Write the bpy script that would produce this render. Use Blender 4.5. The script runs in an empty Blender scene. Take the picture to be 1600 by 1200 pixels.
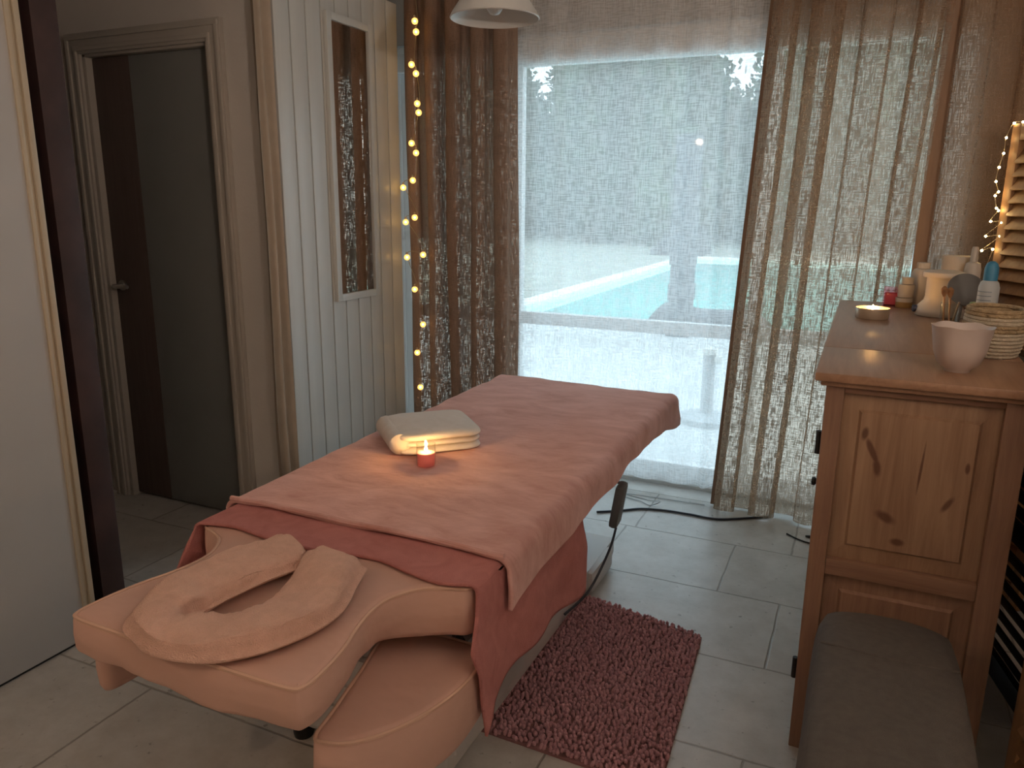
import bpy, bmesh, math, random
from mathutils import Vector, Matrix, noise as mnoise
from mathutils.geometry import delaunay_2d_cdt
S = bpy.context.scene
COL = S.collection
PI = math.pi
R = math.radians
rnd = random.Random(7)

# ---------------------------------------------------------------- camera, world, lights, exposure
CAM_R = (0.9092829, 0.4160877, 0.0086963)
CAM_U = (-0.1040320, 0.2070113, 0.9727917)
CAM_F = (-0.4029665, 0.8854475, -0.2315183)
cam_d = bpy.data.cameras.new('camera')
cam = bpy.data.objects.new('camera', cam_d); COL.objects.link(cam)
m = Matrix.Identity(4)
for i in range(3):
    m[i][0] = CAM_R[i]; m[i][1] = CAM_U[i]; m[i][2] = -CAM_F[i]
m.translation = (0, 0, 1.45)
cam.matrix_world = m
cam_d.sensor_width = 36; cam_d.lens = 1201.1 / 1600 * 36
cam_d.clip_start = 0.02; cam_d.clip_end = 200
S.camera = cam

world = bpy.data.worlds.new('world'); S.world = world; world.use_nodes = True
wn = world.node_tree.nodes; wl = world.node_tree.links
bg = wn['Background']
tc = wn.new('ShaderNodeTexCoord'); sp = wn.new('ShaderNodeSeparateXYZ')
rp = wn.new('ShaderNodeValToRGB')
wl.new(tc.outputs['Generated'], sp.inputs[0]); wl.new(sp.outputs['Z'], rp.inputs[0])
rp.color_ramp.elements[0].position = 0.0; rp.color_ramp.elements[0].color = (0.66, 0.81, 0.90, 1)
rp.color_ramp.elements[1].position = 0.7; rp.color_ramp.elements[1].color = (0.64, 0.85, 0.97, 1)
wl.new(rp.outputs[0], bg.inputs[0]); bg.inputs[1].default_value = 3.3

S.view_settings.view_transform = 'Standard'; S.view_settings.look = 'None'
S.view_settings.exposure = 0.0; S.view_settings.gamma = 1.0
S.view_settings.use_curve_mapping = False
S.cycles.max_bounces = 10; S.cycles.diffuse_bounces = 5; S.cycles.transparent_max_bounces = 24
S.cycles.transmission_bounces = 8; S.cycles.sample_clamp_indirect = 6
S.cycles.caustics_reflective = False; S.cycles.caustics_refractive = False

LAMP_W = 13.0       # lit pendant lamp behind the camera
FILL_W = 90.0    # unseen lamp added as warm fill for the room

# ---------------------------------------------------------------- materials
def new_mat(name):
    M = bpy.data.materials.new(name); M.use_nodes = True
    return M, M.node_tree.nodes, M.node_tree.links, M.node_tree.nodes['Principled BSDF']

def mat(name, col, rough=0.6, noise=0.0, nscale=8.0, stretch=(1, 1, 1), bump=0.0, bscale=200.0, bstretch=(1, 1, 1),
        metal=0.0, sheen=0.0, spec=0.5, coat=0.0, trans=0.0, col2=None):
    M, n, l, b = new_mat(name)
    b.inputs['Roughness'].default_value = rough; b.inputs['Metallic'].default_value = metal
    b.inputs['Specular IOR Level'].default_value = spec
    b.inputs['Sheen Weight'].default_value = sheen; b.inputs['Coat Weight'].default_value = coat
    if sheen: b.inputs['Sheen Tint'].default_value = (*[min(1, c * 1.6 + .1) for c in col], 1); b.inputs['Sheen Roughness'].default_value = .4
    if trans: b.inputs['Transmission Weight'].default_value = trans
    b.inputs['Base Color'].default_value = (*col, 1)
    t = n.new('ShaderNodeTexCoord')
    if noise or col2:
        mp = n.new('ShaderNodeMapping'); mp.inputs['Scale'].default_value = stretch
        l.new(t.outputs['Object'], mp.inputs[0])
        nz = n.new('ShaderNodeTexNoise'); nz.inputs['Scale'].default_value = nscale; nz.inputs['Detail'].default_value = 6
        l.new(mp.outputs[0], nz.inputs['Vector'])
        r = n.new('ShaderNodeValToRGB')
        c2 = col2 or [c * (1 - noise) for c in col]
        c1 = col if col2 else [min(1, c * (1 + noise)) for c in col]
        r.color_ramp.elements[0].position = .3; r.color_ramp.elements[0].color = (*c2, 1)
        r.color_ramp.elements[1].position = .7; r.color_ramp.elements[1].color = (*c1, 1)
        l.new(nz.outputs['Fac'], r.inputs[0]); l.new(r.outputs[0], b.inputs['Base Color'])
    if bump:
        mp2 = n.new('ShaderNodeMapping'); mp2.inputs['Scale'].default_value = bstretch
        l.new(t.outputs['Object'], mp2.inputs[0])
        n2 = n.new('ShaderNodeTexNoise'); n2.inputs['Scale'].default_value = bscale; n2.inputs['Detail'].default_value = 3
        l.new(mp2.outputs[0], n2.inputs['Vector'])
        bp = n.new('ShaderNodeBump'); bp.inputs['Strength'].default_value = bump; bp.inputs['Distance'].default_value = .01
        l.new(n2.outputs['Fac'], bp.inputs['Height']); l.new(bp.outputs[0], b.inputs['Normal'])
    return M

def emit(name, col, s):
    M, n, l, b = new_mat(name)
    b.inputs['Base Color'].default_value = (*col, 1)
    b.inputs['Emission Color'].default_value = (*col, 1); b.inputs['Emission Strength'].default_value = s
    return M

def math_node(n, l, op, a, b=None, c=None):
    k = n.new('ShaderNodeMath'); k.operation = op
    for i, v in enumerate((a, b, c)):
        if v is None: continue
        if isinstance(v, (int, float)): k.inputs[i].default_value = v
        else: l.new(v, k.inputs[i])
    return k.outputs[0]

def thin_glass(name, tint=(1, 1, 1), refl=1.0, ior=1.5):
    M, n, l, b = new_mat(name); n.remove(b)
    o = n['Material Output']
    tr = n.new('ShaderNodeBsdfTransparent'); tr.inputs[0].default_value = (*tint, 1)
    gl = n.new('ShaderNodeBsdfGlossy'); gl.inputs['Roughness'].default_value = .02
    lw = n.new('ShaderNodeLayerWeight'); lw.inputs[0].default_value = .5
    f5 = math_node(n, l, 'POWER', lw.outputs['Facing'], 5.0)
    fr = math_node(n, l, 'ADD', math_node(n, l, 'MULTIPLY', f5, .9), .045 * refl)
    mx = n.new('ShaderNodeMixShader')
    l.new(fr, mx.inputs[0]); l.new(tr.outputs[0], mx.inputs[1]); l.new(gl.outputs[0], mx.inputs[2])
    l.new(mx.outputs[0], o.inputs[0])
    return M

def smooth(n, l, v, lo, hi, a=0.0, b=1.0):
    k = n.new('ShaderNodeMapRange'); k.interpolation_type = 'SMOOTHSTEP'
    l.new(v, k.inputs[0])
    for i, x in enumerate((lo, hi, a, b)): k.inputs[i + 1].default_value = x
    return k.outputs[0]

def uv_noise(n, l, su, sv, detail=2.0, dist=0.0):
    t = n.new('ShaderNodeTexCoord'); mp = n.new('ShaderNodeMapping')
    mp.inputs['Scale'].default_value = (su, sv, 1)
    l.new(t.outputs['UV'], mp.inputs[0])
    z = n.new('ShaderNodeTexNoise'); z.inputs['Scale'].default_value = 1; z.inputs['Detail'].default_value = detail
    z.inputs['Distortion'].default_value = dist
    l.new(mp.outputs[0], z.inputs['Vector'])
    return z.outputs['Fac']

def linen(name, col, transl, open_lo, open_hi, open_max, tfac=.35):
    """woven cloth: slub threads in both directions with small gaps that let the daylight through"""
    M, n, l, b = new_mat(name); n.remove(b); o = n['Material Output']
    warp = uv_noise(n, l, 235, 19, 2)
    weft = uv_noise(n, l, 27, 215, 2)
    slub = uv_noise(n, l, 60, 7, 2)
    g = math_node(n, l, 'ADD', math_node(n, l, 'MULTIPLY', warp, .5), math_node(n, l, 'MULTIPLY', weft, .38))
    g = math_node(n, l, 'ADD', g, math_node(n, l, 'MULTIPLY', slub, .12))
    gap = smooth(n, l, g, open_lo, open_hi, .0, open_max)
    cr = n.new('ShaderNodeMix'); cr.data_type = 'RGBA'
    cr.inputs[6].default_value = (*[c * .72 for c in col], 1); cr.inputs[7].default_value = (*[c * 1.2 for c in col], 1)
    l.new(smooth(n, l, g, .4, .6), cr.inputs[0])
    df = n.new('ShaderNodeBsdfDiffuse'); l.new(cr.outputs[2], df.inputs[0])
    tl = n.new('ShaderNodeBsdfTranslucent'); tl.inputs[0].default_value = (*transl, 1)
    m1 = n.new('ShaderNodeMixShader'); m1.inputs[0].default_value = tfac
    l.new(df.outputs[0], m1.inputs[1]); l.new(tl.outputs[0], m1.inputs[2])
    tr = n.new('ShaderNodeBsdfTransparent'); tr.inputs[0].default_value = (1.0, .85, .72, 1)
    m2 = n.new('ShaderNodeMixShader'); l.new(gap, m2.inputs[0])
    l.new(m1.outputs[0], m2.inputs[1]); l.new(tr.outputs[0], m2.inputs[2])
    l.new(m2.outputs[0], o.inputs[0])
    bp = n.new('ShaderNodeBump'); bp.inputs['Strength'].default_value = .25; bp.inputs['Distance'].default_value = .004
    l.new(g, bp.inputs['Height']); l.new(bp.outputs[0], df.inputs['Normal'])
    return M

def plush(name, col, col2, fine=900.0, patch=5.0, sheen=.5, bump=.5, fscale=1.0, streak=(1, 1, 1)):
    """brushed pile: patches of nap lying in different directions plus a fine fibre bump"""
    M, n, l, b = new_mat(name)
    t = n.new('ShaderNodeTexCoord')
    nz = n.new('ShaderNodeTexNoise'); nz.inputs['Scale'].default_value = patch; nz.inputs['Detail'].default_value = 7
    nz.inputs['Roughness'].default_value = .62; nz.inputs['Distortion'].default_value = 1.2
    mp = n.new('ShaderNodeMapping'); mp.inputs['Scale'].default_value = streak
    l.new(t.outputs['Object'], mp.inputs[0]); l.new(mp.outputs[0], nz.inputs['Vector'])
    r = n.new('ShaderNodeValToRGB')
    r.color_ramp.elements[0].position = .34; r.color_ramp.elements[0].color = (*col2, 1)
    r.color_ramp.elements[1].position = .66; r.color_ramp.elements[1].color = (*col, 1)
    l.new(nz.outputs['Fac'], r.inputs[0]); l.new(r.outputs[0], b.inputs['Base Color'])
    b.inputs['Roughness'].default_value = .9; b.inputs['Specular IOR Level'].default_value = .15
    b.inputs['Sheen Weight'].default_value = sheen; b.inputs['Sheen Roughness'].default_value = .45
    b.inputs['Sheen Tint'].default_value = (*[min(1, c * 1.3 + .15) for c in col], 1)
    n2 = n.new('ShaderNodeTexNoise'); n2.inputs['Scale'].default_value = fine; n2.inputs['Detail'].default_value = 2
    l.new(t.outputs['Object'], n2.inputs['Vector'])
    n3 = n.new('ShaderNodeTexNoise'); n3.inputs['Scale'].default_value = 14; n3.inputs['Detail'].default_value = 4
    l.new(t.outputs['Object'], n3.inputs['Vector'])
    b1 = n.new('ShaderNodeBump'); b1.inputs['Strength'].default_value = .35; b1.inputs['Distance'].default_value = .02
    l.new(n3.outputs['Fac'], b1.inputs['Height'])
    b2 = n.new('ShaderNodeBump'); b2.inputs['Strength'].default_value = bump; b2.inputs['Distance'].default_value = .004 * fscale
    l.new(n2.outputs['Fac'], b2.inputs['Height']); l.new(b1.outputs[0], b2.inputs['Normal'])
    l.new(b2.outputs[0], b.inputs['Normal'])
    return M

def wood(name, dark, light, axis, rough=.5, scale=3.0, knots=(), knot_col=(.09, .03, .015)):
    """grain runs along axis (0,1,2)"""
    M, n, l, b = new_mat(name)
    t = n.new('ShaderNodeTexCoord'); mp = n.new('ShaderNodeMapping')
    s = [14, 14, 14]; s[axis] = .9
    mp.inputs['Scale'].default_value = s; l.new(t.outputs['Object'], mp.inputs[0])
    nz = n.new('ShaderNodeTexNoise'); nz.inputs['Scale'].default_value = scale; nz.inputs['Detail'].default_value = 7
    nz.inputs['Roughness'].default_value = .65; nz.inputs['Distortion'].default_value = .6
    l.new(mp.outputs[0], nz.inputs['Vector'])
    r = n.new('ShaderNodeValToRGB')
    r.color_ramp.elements[0].position = .3; r.color_ramp.elements[0].color = (*dark, 1)
    r.color_ramp.elements[1].position = .7; r.color_ramp.elements[1].color = (*light, 1)
    l.new(nz.outputs['Fac'], r.inputs[0]); out = r.outputs[0]
    if knots:
        wob = n.new('ShaderNodeTexNoise'); wob.inputs['Scale'].default_value = 18
        l.new(t.outputs['Object'], wob.inputs['Vector'])
        tot = None
        for (cx, cz, rx, rz, ang) in knots:
            mk = n.new('ShaderNodeMapping'); mk.vector_type = 'TEXTURE'
            mk.inputs['Location'].default_value = (cx, 0, cz); mk.inputs['Rotation'].default_value = (0, ang, 0)
            mk.inputs['Scale'].default_value = (rx, 10, rz)
            l.new(t.outputs['Object'], mk.inputs[0])
            vm = n.new('ShaderNodeVectorMath'); vm.operation = 'LENGTH'; l.new(mk.outputs[0], vm.inputs[0])
            d = math_node(n, l, 'ADD', vm.outputs['Value'], math_node(n, l, 'MULTIPLY', wob.outputs['Fac'], .7))
            k = smooth(n, l, d, .8, 1.45, .82, 0)
            tot = k if tot is None else math_node(n, l, 'MAXIMUM', tot, k)
        mx = n.new('ShaderNodeMix'); mx.data_type = 'RGBA'
        l.new(tot, mx.inputs[0]); l.new(out, mx.inputs[6]); mx.inputs[7].default_value = (*knot_col, 1)
        out = mx.outputs[2]
    l.new(out, b.inputs['Base Color']); b.inputs['Roughness'].default_value = rough
    bp = n.new('ShaderNodeBump'); bp.inputs['Strength'].default_value = .12; bp.inputs['Distance'].default_value = .005
    l.new(nz.outputs['Fac'], bp.inputs['Height']); l.new(bp.outputs[0], b.inputs['Normal'])
    return M

def tile_floor_mat():
    M, n, l, b = new_mat('stone_tile')
    t = n.new('ShaderNodeTexCoord'); mp = n.new('ShaderNodeMapping')
    mp.inputs['Location'].default_value = (TILE_OX, TILE_OY, 0)
    l.new(t.outputs['Object'], mp.inputs[0])
    wob = n.new('ShaderNodeTexNoise'); wob.inputs['Scale'].default_value = 9; wob.inputs['Detail'].default_value = 4
    l.new(t.outputs['Object'], wob.inputs['Vector'])
    va = n.new('ShaderNodeVectorMath'); va.operation = 'MULTIPLY_ADD'
    va.inputs[1].default_value = (.012, .012, 0)
    l.new(wob.outputs['Color'], va.inputs[0]); l.new(mp.outputs[0], va.inputs[2])
    br = n.new('ShaderNodeTexBrick'); br.offset = .47; br.offset_frequency = 2; br.squash = .72; br.squash_frequency = 3
    l.new(va.outputs[0], br.inputs['Vector'])
    br.inputs['Scale'].default_value = 1; br.inputs['Brick Width'].default_value = .68; br.inputs['Row Height'].default_value = .45
    br.inputs['Mortar Size'].default_value = .005; br.inputs['Mortar Smooth'].default_value = .6
    br.inputs['Color1'].default_value = (.52, .505, .48, 1); br.inputs['Color2'].default_value = (.58, .565, .54, 1)
    br.inputs['Mortar'].default_value = (.33, .31, .28, 1)
    nz = n.new('ShaderNodeTexNoise'); nz.inputs['Scale'].default_value = 6; nz.inputs['Detail'].default_value = 9; nz.inputs['Roughness'].default_value = .7
    l.new(t.outputs['Object'], nz.inputs['Vector'])
    mx = n.new('ShaderNodeMix'); mx.data_type = 'RGBA'; mx.blend_type = 'MULTIPLY'; mx.inputs[0].default_value = 1
    r = n.new('ShaderNodeValToRGB'); r.color_ramp.elements[0].position = .3; r.color_ramp.elements[0].color = (.78, .76, .73, 1)
    r.color_ramp.elements[1].position = .7; r.color_ramp.elements[1].color = (1.08, 1.08, 1.08, 1)
    l.new(nz.outputs['Fac'], r.inputs[0]); l.new(br.outputs['Color'], mx.inputs[6]); l.new(r.outputs[0], mx.inputs[7])
    pit = n.new('ShaderNodeTexNoise'); pit.inputs['Scale'].default_value = 38; pit.inputs['Detail'].default_value = 5
    l.new(t.outputs['Object'], pit.inputs['Vector'])
    pk = smooth(n, l, pit.outputs['Fac'], .64, .74, 0, .55)
    m2 = n.new('ShaderNodeMix'); m2.data_type = 'RGBA'; l.new(pk, m2.inputs[0]); l.new(mx.outputs[2], m2.inputs[6]); m2.inputs[7].default_value = (.13, .12, .10, 1)
    l.new(m2.outputs[2], b.inputs['Base Color'])
    b.inputs['Roughness'].default_value = .36; b.inputs['Specular IOR Level'].default_value = .7
    h = math_node(n, l, 'SUBTRACT', math_node(n, l, 'MULTIPLY', nz.outputs['Fac'], .35), math_node(n, l, 'MULTIPLY', br.outputs['Fac'], 1.0))
    h = math_node(n, l, 'SUBTRACT', h, math_node(n, l, 'MULTIPLY', pk, .5))
    bp = n.new('ShaderNodeBump'); bp.inputs['Strength'].default_value = .5; bp.inputs['Distance'].default_value = .006
    l.new(h, bp.inputs['Height']); l.new(bp.outputs[0], b.inputs['Normal'])
    return M
TILE_OX, TILE_OY = 0.155, -1.88 + .45 * 10

WALL = mat('wall_plaster', (.60, .56, .52), .85, .04, 3, bump=.1, bscale=60)
CEIL = mat('ceiling_paint', (.7, .68, .65), .9)
FLOORM = tile_floor_mat()
WHITE_DOOR = mat('white_lacquer', (.48, .47, .46), .45, .02, 4)
GOLD = mat('brass_trim', (.56, .48, .36), .4, metal=.3)
DARKWOOD = mat('dark_brown_lacquer', (.045, .022, .02), .55, .35, 7)
BLACK = mat('black_plastic', (.01, .01, .01), .5)
BLACKPAINT_GAPSHADE = mat('black_paint_and_gap_shade', (.008, .008, .008), .5)  # shutter paint; also stands for shade in the wardrobe gap
FRAME_PAINT = mat('door_casing_paint', (.42, .385, .34), .5, .03, 5)
GREY_DOOR = mat('grey_door_paint', (.22, .22, .21), .6, .05, 3)
BROWN_DOOR = mat('brown_door_band', (.10, .07, .06), .55, .15, 6, (8, 8, .6))
STEEL = mat('brushed_steel', (.55, .54, .52), .3, metal=1)
PANELM = mat('white_board_paint', (.60, .60, .57), .32, .03, 5, (6, 6, .5), spec=.5)
MIRROR = mat('mirror_silver', (.82, .80, .77), .015, metal=1)
PVC = mat('white_window_frame', (.93, .94, .94), .35, .01)
GLASS = thin_glass('window_glass')
CLEAR = thin_glass('clear_glass', (.96, .97, .96))
PINKGLASS = thin_glass('pink_glass', (.95, .62, .68))
LINEN = linen('brown_linen', (.34, .235, .165), (.56, .44, .33), .43, .56, .64, .40)
LINEN_DARK = linen('brown_linen_dense', (.30, .19, .135), (.34, .23, .16), .49, .62, .36, .18)
HEM = mat('linen_hem', (.34, .225, .155), .9, .08, 60, (1, 1, .1))
BEIGE_CLOTH = mat('beige_cloth', (.40, .33, .26), .9, .04, 20)
PINE = wood('honey_pine', (.185, .095, .058), (.30, .168, .105), 2)
PINE_X = wood('honey_pine_rail', (.185, .095, .058), (.30, .168, .105), 0)
PINE_TOP = wood('honey_pine_top', (.27, .145, .085), (.38, .22, .135), 1, .38)
LOUVRE = wood('louvre_wood', (.24, .12, .052), (.36, .20, .09), 2, .5)
SHEET = mat('peach_sheet', (.58, .36, .29), .75, .03, 4, bump=.9, bscale=6, bstretch=(1, 1.3, 2.2), sheen=.15)
PIPING = mat('peach_piping', (.62, .40, .30), .7)
WHITE_PL = mat('white_plastic', (.58, .56, .54), .4)
TOWEL_R = plush('rose_terry', (.66, .27, .25), (.56, .21, .20), 520, 16, .35, .9, 1.6)
BLANKET = plush('rose_plush', (.70, .42, .385), (.50, .24, .20), 900, 5.0, .9, .35, streak=(.8, 1.9, 1))
TERRY = plush('peach_terry', (.88, .55, .44), (.78, .47, .365), 420, 22, .3, .8, 2.0)
WTOWEL = plush('cream_terry', (.90, .85, .80), (.85, .79, .73), 700, 20, .2, .6)
RUGM = plush('dusty_pink_chenille', (.60, .33, .36), (.48, .25, .275), 600, 30, .3, .6)
RUGB = mat('rug_backing', (.25, .12, .12), .9)
GREYFAB = mat('taupe_upholstery', (.105, .09, .078), .9, .12, 60, bump=.5, bscale=700, sheen=.1)
CREAM = mat('cream_plastic', (.62, .55, .47), .45)
ENAMEL = mat('white_enamel', (.66, .65, .62), .4)
LEAFM = mat('dark_leaves', (.035, .075, .03), .6, .6, 2.5)
LEAFM2 = mat('olive_leaves', (.06, .10, .045), .6, .6, 2.5)
BARK = mat('bark', (.10, .075, .055), .9, .3, 10, bump=.5, bscale=40)
PATIO = mat('pale_patio_paving', (.58, .58, .57), .8, .06, 2, bump=.1, bscale=30)
GRASS = mat('pale_dry_lawn', (.36, .37, .31), .95, .25, 3, bump=.5, bscale=90)
STONE = mat('grey_stone', (.075, .075, .09), .9, .35, 9, bump=.8, bscale=14)
COPING = mat('white_coping', (.85, .84, .80), .7, .04, 5)
WAX = mat('cream_wax', (.8, .62, .42), .4)
CORD = mat('dark_blue_cord', (.03, .035, .05), .5)

def sheer_mat():
    M, n, l, b = new_mat('white_voile'); n.remove(b); o = n['Material Output']
    warp = uv_noise(n, l, 190, 14, 2.5); weft = uv_noise(n, l, 18, 170, 2.5)
    g = math_node(n, l, 'ADD', math_node(n, l, 'MULTIPLY', warp, .5), math_node(n, l, 'MULTIPLY', weft, .5))
    gap = smooth(n, l, g, .42, .60, .24, .52)
    df = n.new('ShaderNodeBsdfDiffuse'); df.inputs[0].default_value = (.92, .93, .94, 1)
    tl = n.new('ShaderNodeBsdfTranslucent'); tl.inputs[0].default_value = (.86, .89, .90, 1)
    m1 = n.new('ShaderNodeMixShader'); m1.inputs[0].default_value = .50
    l.new(df.outputs[0], m1.inputs[1]); l.new(tl.outputs[0], m1.inputs[2])
    tr = n.new('ShaderNodeBsdfTransparent')
    m2 = n.new('ShaderNodeMixShader'); l.new(gap, m2.inputs[0])
    l.new(m1.outputs[0], m2.inputs[1]); l.new(tr.outputs[0], m2.inputs[2])
    l.new(m2.outputs[0], o.inputs[0])
    return M
SHEER = sheer_mat()

def water_mat():
    M, n, l, b = new_mat('pool_water')
    b.inputs['Base Color'].default_value = (.36, .86, .80, 1); b.inputs['Roughness'].default_value = .05
    t = n.new('ShaderNodeTexCoord'); nz = n.new('ShaderNodeTexNoise'); nz.inputs['Scale'].default_value = 3
    l.new(t.outputs['Object'], nz.inputs['Vector'])
    bp = n.new('ShaderNodeBump'); bp.inputs['Strength'].default_value = .08; l.new(nz.outputs['Fac'], bp.inputs['Height'])
    l.new(bp.outputs[0], b.inputs['Normal'])
    return M
WATER = water_mat()

def wax_glow(name, col):
    M, n, l, b = new_mat(name); n.remove(b); o = n['Material Output']
    df = n.new('ShaderNodeBsdfDiffuse'); df.inputs[0].default_value = (*col, 1)
    tl = n.new('ShaderNodeBsdfTranslucent'); tl.inputs[0].default_value = (*col, 1)
    mx = n.new('ShaderNodeMixShader'); mx.inputs[0].default_value = .6
    l.new(df.outputs[0], mx.inputs[1]); l.new(tl.outputs[0], mx.inputs[2]); l.new(mx.outputs[0], o.inputs[0])
    return M
PINKWAX = wax_glow('pink_wax', (.95, .46, .47))
FLAME = emit('flame', (1.0, .52, .17), 900.0)

# ---------------------------------------------------------------- mesh helpers
class MB:
    def __init__(s): s.v = []; s.f = []; s.uv = {}
    def add(s, vs, fs):
        o = len(s.v); s.v += [tuple(p) for p in vs]; s.f += [tuple(i + o for i in f) for f in fs]; return s
    def box(s, x0, x1, y0, y1, z0, z1, b=0.0, T=None):
        bm = bmesh.new(); bmesh.ops.create_cube(bm, size=1)
        for v in bm.verts:
            v.co = Vector(((x0 + x1) / 2 + v.co.x * (x1 - x0), (y0 + y1) / 2 + v.co.y * (y1 - y0), (z0 + z1) / 2 + v.co.z * (z1 - z0)))
        if b: bmesh.ops.bevel(bm, geom=bm.edges[:], offset=b, segments=2, profile=.6, affect='EDGES')
        return s.bm(bm, T)
    def bm(s, bm, T=None):
        bm.verts.ensure_lookup_table(); bm.verts.index_update()
        s.add([(T @ v.co) if T else v.co for v in bm.verts], [[v.index for v in f.verts] for f in bm.faces]); bm.free(); return s
    def lathe(s, prof, c=(0, 0, 0), seg=32, T=None, sx=1, sy=1):
        vs = []; fs = []
        for (r, z) in prof:
            for k in range(seg):
                a = 2 * PI * k / seg
                p = Vector((c[0] + r * sx * math.cos(a), c[1] + r * sy * math.sin(a), c[2] + z))
                vs.append(T @ p if T else p)
        n = len(prof)
        for i in range(n - 1):
            for k in range(seg):
                k2 = (k + 1) % seg
                fs.append((i * seg + k, i * seg + k2, (i + 1) * seg + k2, (i + 1) * seg + k))
        if prof[0] == prof[-1]: return s.add(vs, fs)
        if prof[0][0] > 1e-6: fs.append(tuple(range(seg))[::-1])
        if prof[-1][0] > 1e-6: fs.append(tuple((n - 1) * seg + k for k in range(seg)))
        return s.add(vs, fs)
    def tube(s, pts, r, seg=8, closed=False):
        pts = [Vector(p) for p in pts]; n = len(pts); vs = []; fs = []
        rr = r if isinstance(r, (list, tuple)) else [r] * n
        up = Vector((0, 0, 1)); prev = None
        for i, p in enumerate(pts):
            if closed: d = pts[(i + 1) % n] - pts[i - 1]
            else: d = pts[min(i + 1, n - 1)] - pts[max(i - 1, 0)]
            d.normalize()
            a = prev if prev is not None else (up if abs(d.z) < .9 else Vector((1, 0, 0)))
            u = (a - d * a.dot(d)).normalized(); w = d.cross(u); prev = u
            for k in range(seg):
                t = 2 * PI * k / seg; vs.append(p + (u * math.cos(t) + w * math.sin(t)) * rr[i])
        for i in range(n if closed else n - 1):
            j = (i + 1) % n
            for k in range(seg):
                k2 = (k + 1) % seg
                fs.append((i * seg + k, i * seg + k2, j * seg + k2, j * seg + k))
        if not closed:
            fs.append(tuple(range(seg))[::-1]); fs.append(tuple((n - 1) * seg + k for k in range(seg)))
        return s.add(vs, fs)
    def prism(s, poly, z0, z1, b=0.0, T=None):
        bm = bmesh.new(); vs = [bm.verts.new((x, y, z0)) for x, y in poly]
        f = bm.faces.new(vs); r = bmesh.ops.extrude_face_region(bm, geom=[f])
        bmesh.ops.translate(bm, vec=(0, 0, z1 - z0), verts=[g for g in r['geom'] if isinstance(g, bmesh.types.BMVert)])
        bmesh.ops.recalc_face_normals(bm, faces=bm.faces[:])
        if b: bmesh.ops.bevel(bm, geom=bm.edges[:], offset=b, segments=2, affect='EDGES')
        return s.bm(bm, T)
    def ball(s, c, r, seg=10, sz=1.0):
        bm = bmesh.new(); bmesh.ops.create_uvsphere(bm, u_segments=seg, v_segments=max(5, seg * 2 // 3), radius=r)
        for v in bm.verts: v.co = Vector((c[0] + v.co.x, c[1] + v.co.y, c[2] + v.co.z * sz))
        return s.bm(bm)

WLOC = {}
def obj(name, mb, material, parent=None, smooth=True, solid=0.0, sub=0, angle=40):
    me = bpy.data.meshes.new(name)
    off = WLOC.get(parent.name, Vector((0, 0, 0))) if parent else Vector((0, 0, 0))
    me.from_pydata([tuple(Vector(v) - off) for v in mb.v], [], mb.f)
    bm = bmesh.new(); bm.from_mesh(me); bmesh.ops.recalc_face_normals(bm, faces=bm.faces[:]); bm.to_mesh(me); bm.free()
    if mb.uv:
        ul = me.uv_layers.new(name='UVMap')
        for lp in me.loops: ul.data[lp.index].uv = mb.uv.get(lp.vertex_index, (0, 0))
    if material: me.materials.append(material)
    if smooth:
        me.shade_smooth(); me.set_sharp_from_angle(angle=R(angle))
    o = bpy.data.objects.new(name, me); COL.objects.link(o)
    if parent:
        o.parent = parent
    WLOC[o.name] = off.copy()
    if solid:
        k = o.modifiers.new('thickness', 'SOLIDIFY'); k.thickness = solid; k.offset = 0
    if sub:
        k = o.modifiers.new('subdivision', 'SUBSURF'); k.levels = sub; k.render_levels = sub
    return o

def tag(o, label=None, cat=None, group=None, kind=None):
    if label: o['label'] = label
    if cat: o['category'] = cat
    if group: o['group'] = group
    if kind: o['kind'] = kind
    return o

def thing(name, loc, label, cat, group=None):
    o = bpy.data.objects.new(name, None); COL.objects.link(o); o.location = loc
    o.empty_display_size = .05
    WLOC[o.name] = Vector(loc)
    return tag(o, label, cat, group)

def rehome(o, base):
    """put a single-mesh thing's origin at its base"""
    b = Vector(base)
    for v in o.data.vertices: v.co -= b
    o.location = b; WLOC[o.name] = b
    return o

def single(name, mb, material, base, label, cat, group=None, **k):
    return tag(rehome(obj(name, mb, material, None, **k), base), label, cat, group)

def struct(name, mb, material, parent=None, **k):
    o = obj(name, mb, material, parent, **k)
    if parent is None: o['kind'] = 'structure'
    return o

def grid(fn, nu, nv, uvfn=None, closed_u=False):
    g = MB(); 
    for j in range(nv):
        for i in range(nu):
            g.v.append(tuple(fn(i / (nu - (0 if closed_u else 1)), j / (nv - 1))))
    for j in range(nv - 1):
        for i in range(nu if closed_u else nu - 1):
            i2 = (i + 1) % nu
            g.f.append((j * nu + i, j * nu + i2, (j + 1) * nu + i2, (j + 1) * nu + i))
    if uvfn:
        for j in range(nv):
            for i in range(nu):
                g.uv[j * nu + i] = uvfn(i / (nu - 1), j / (nv - 1))
    return g

def spline(pts, n, closed=False):
    """Catmull-Rom through the points"""
    P = [Vector(p) for p in pts]; m_ = len(P); out = []
    segs = m_ if closed else m_ - 1
    for q in range(n if closed else n):
        t = q / (n if closed else n - 1) * segs
        i = min(int(t), segs - 1); f = t - i
        g = (lambda k: P[k % m_]) if closed else (lambda k: P[max(0, min(m_ - 1, k))])
        a, b, c, d = g(i - 1), g(i), g(i + 1), g(i + 2)
        out.append(.5 * ((2 * b) + (c - a) * f + (2 * a - 5 * b + 4 * c - d) * f * f + (3 * b - a - 3 * c + d) * f ** 3))
    return out

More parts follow.
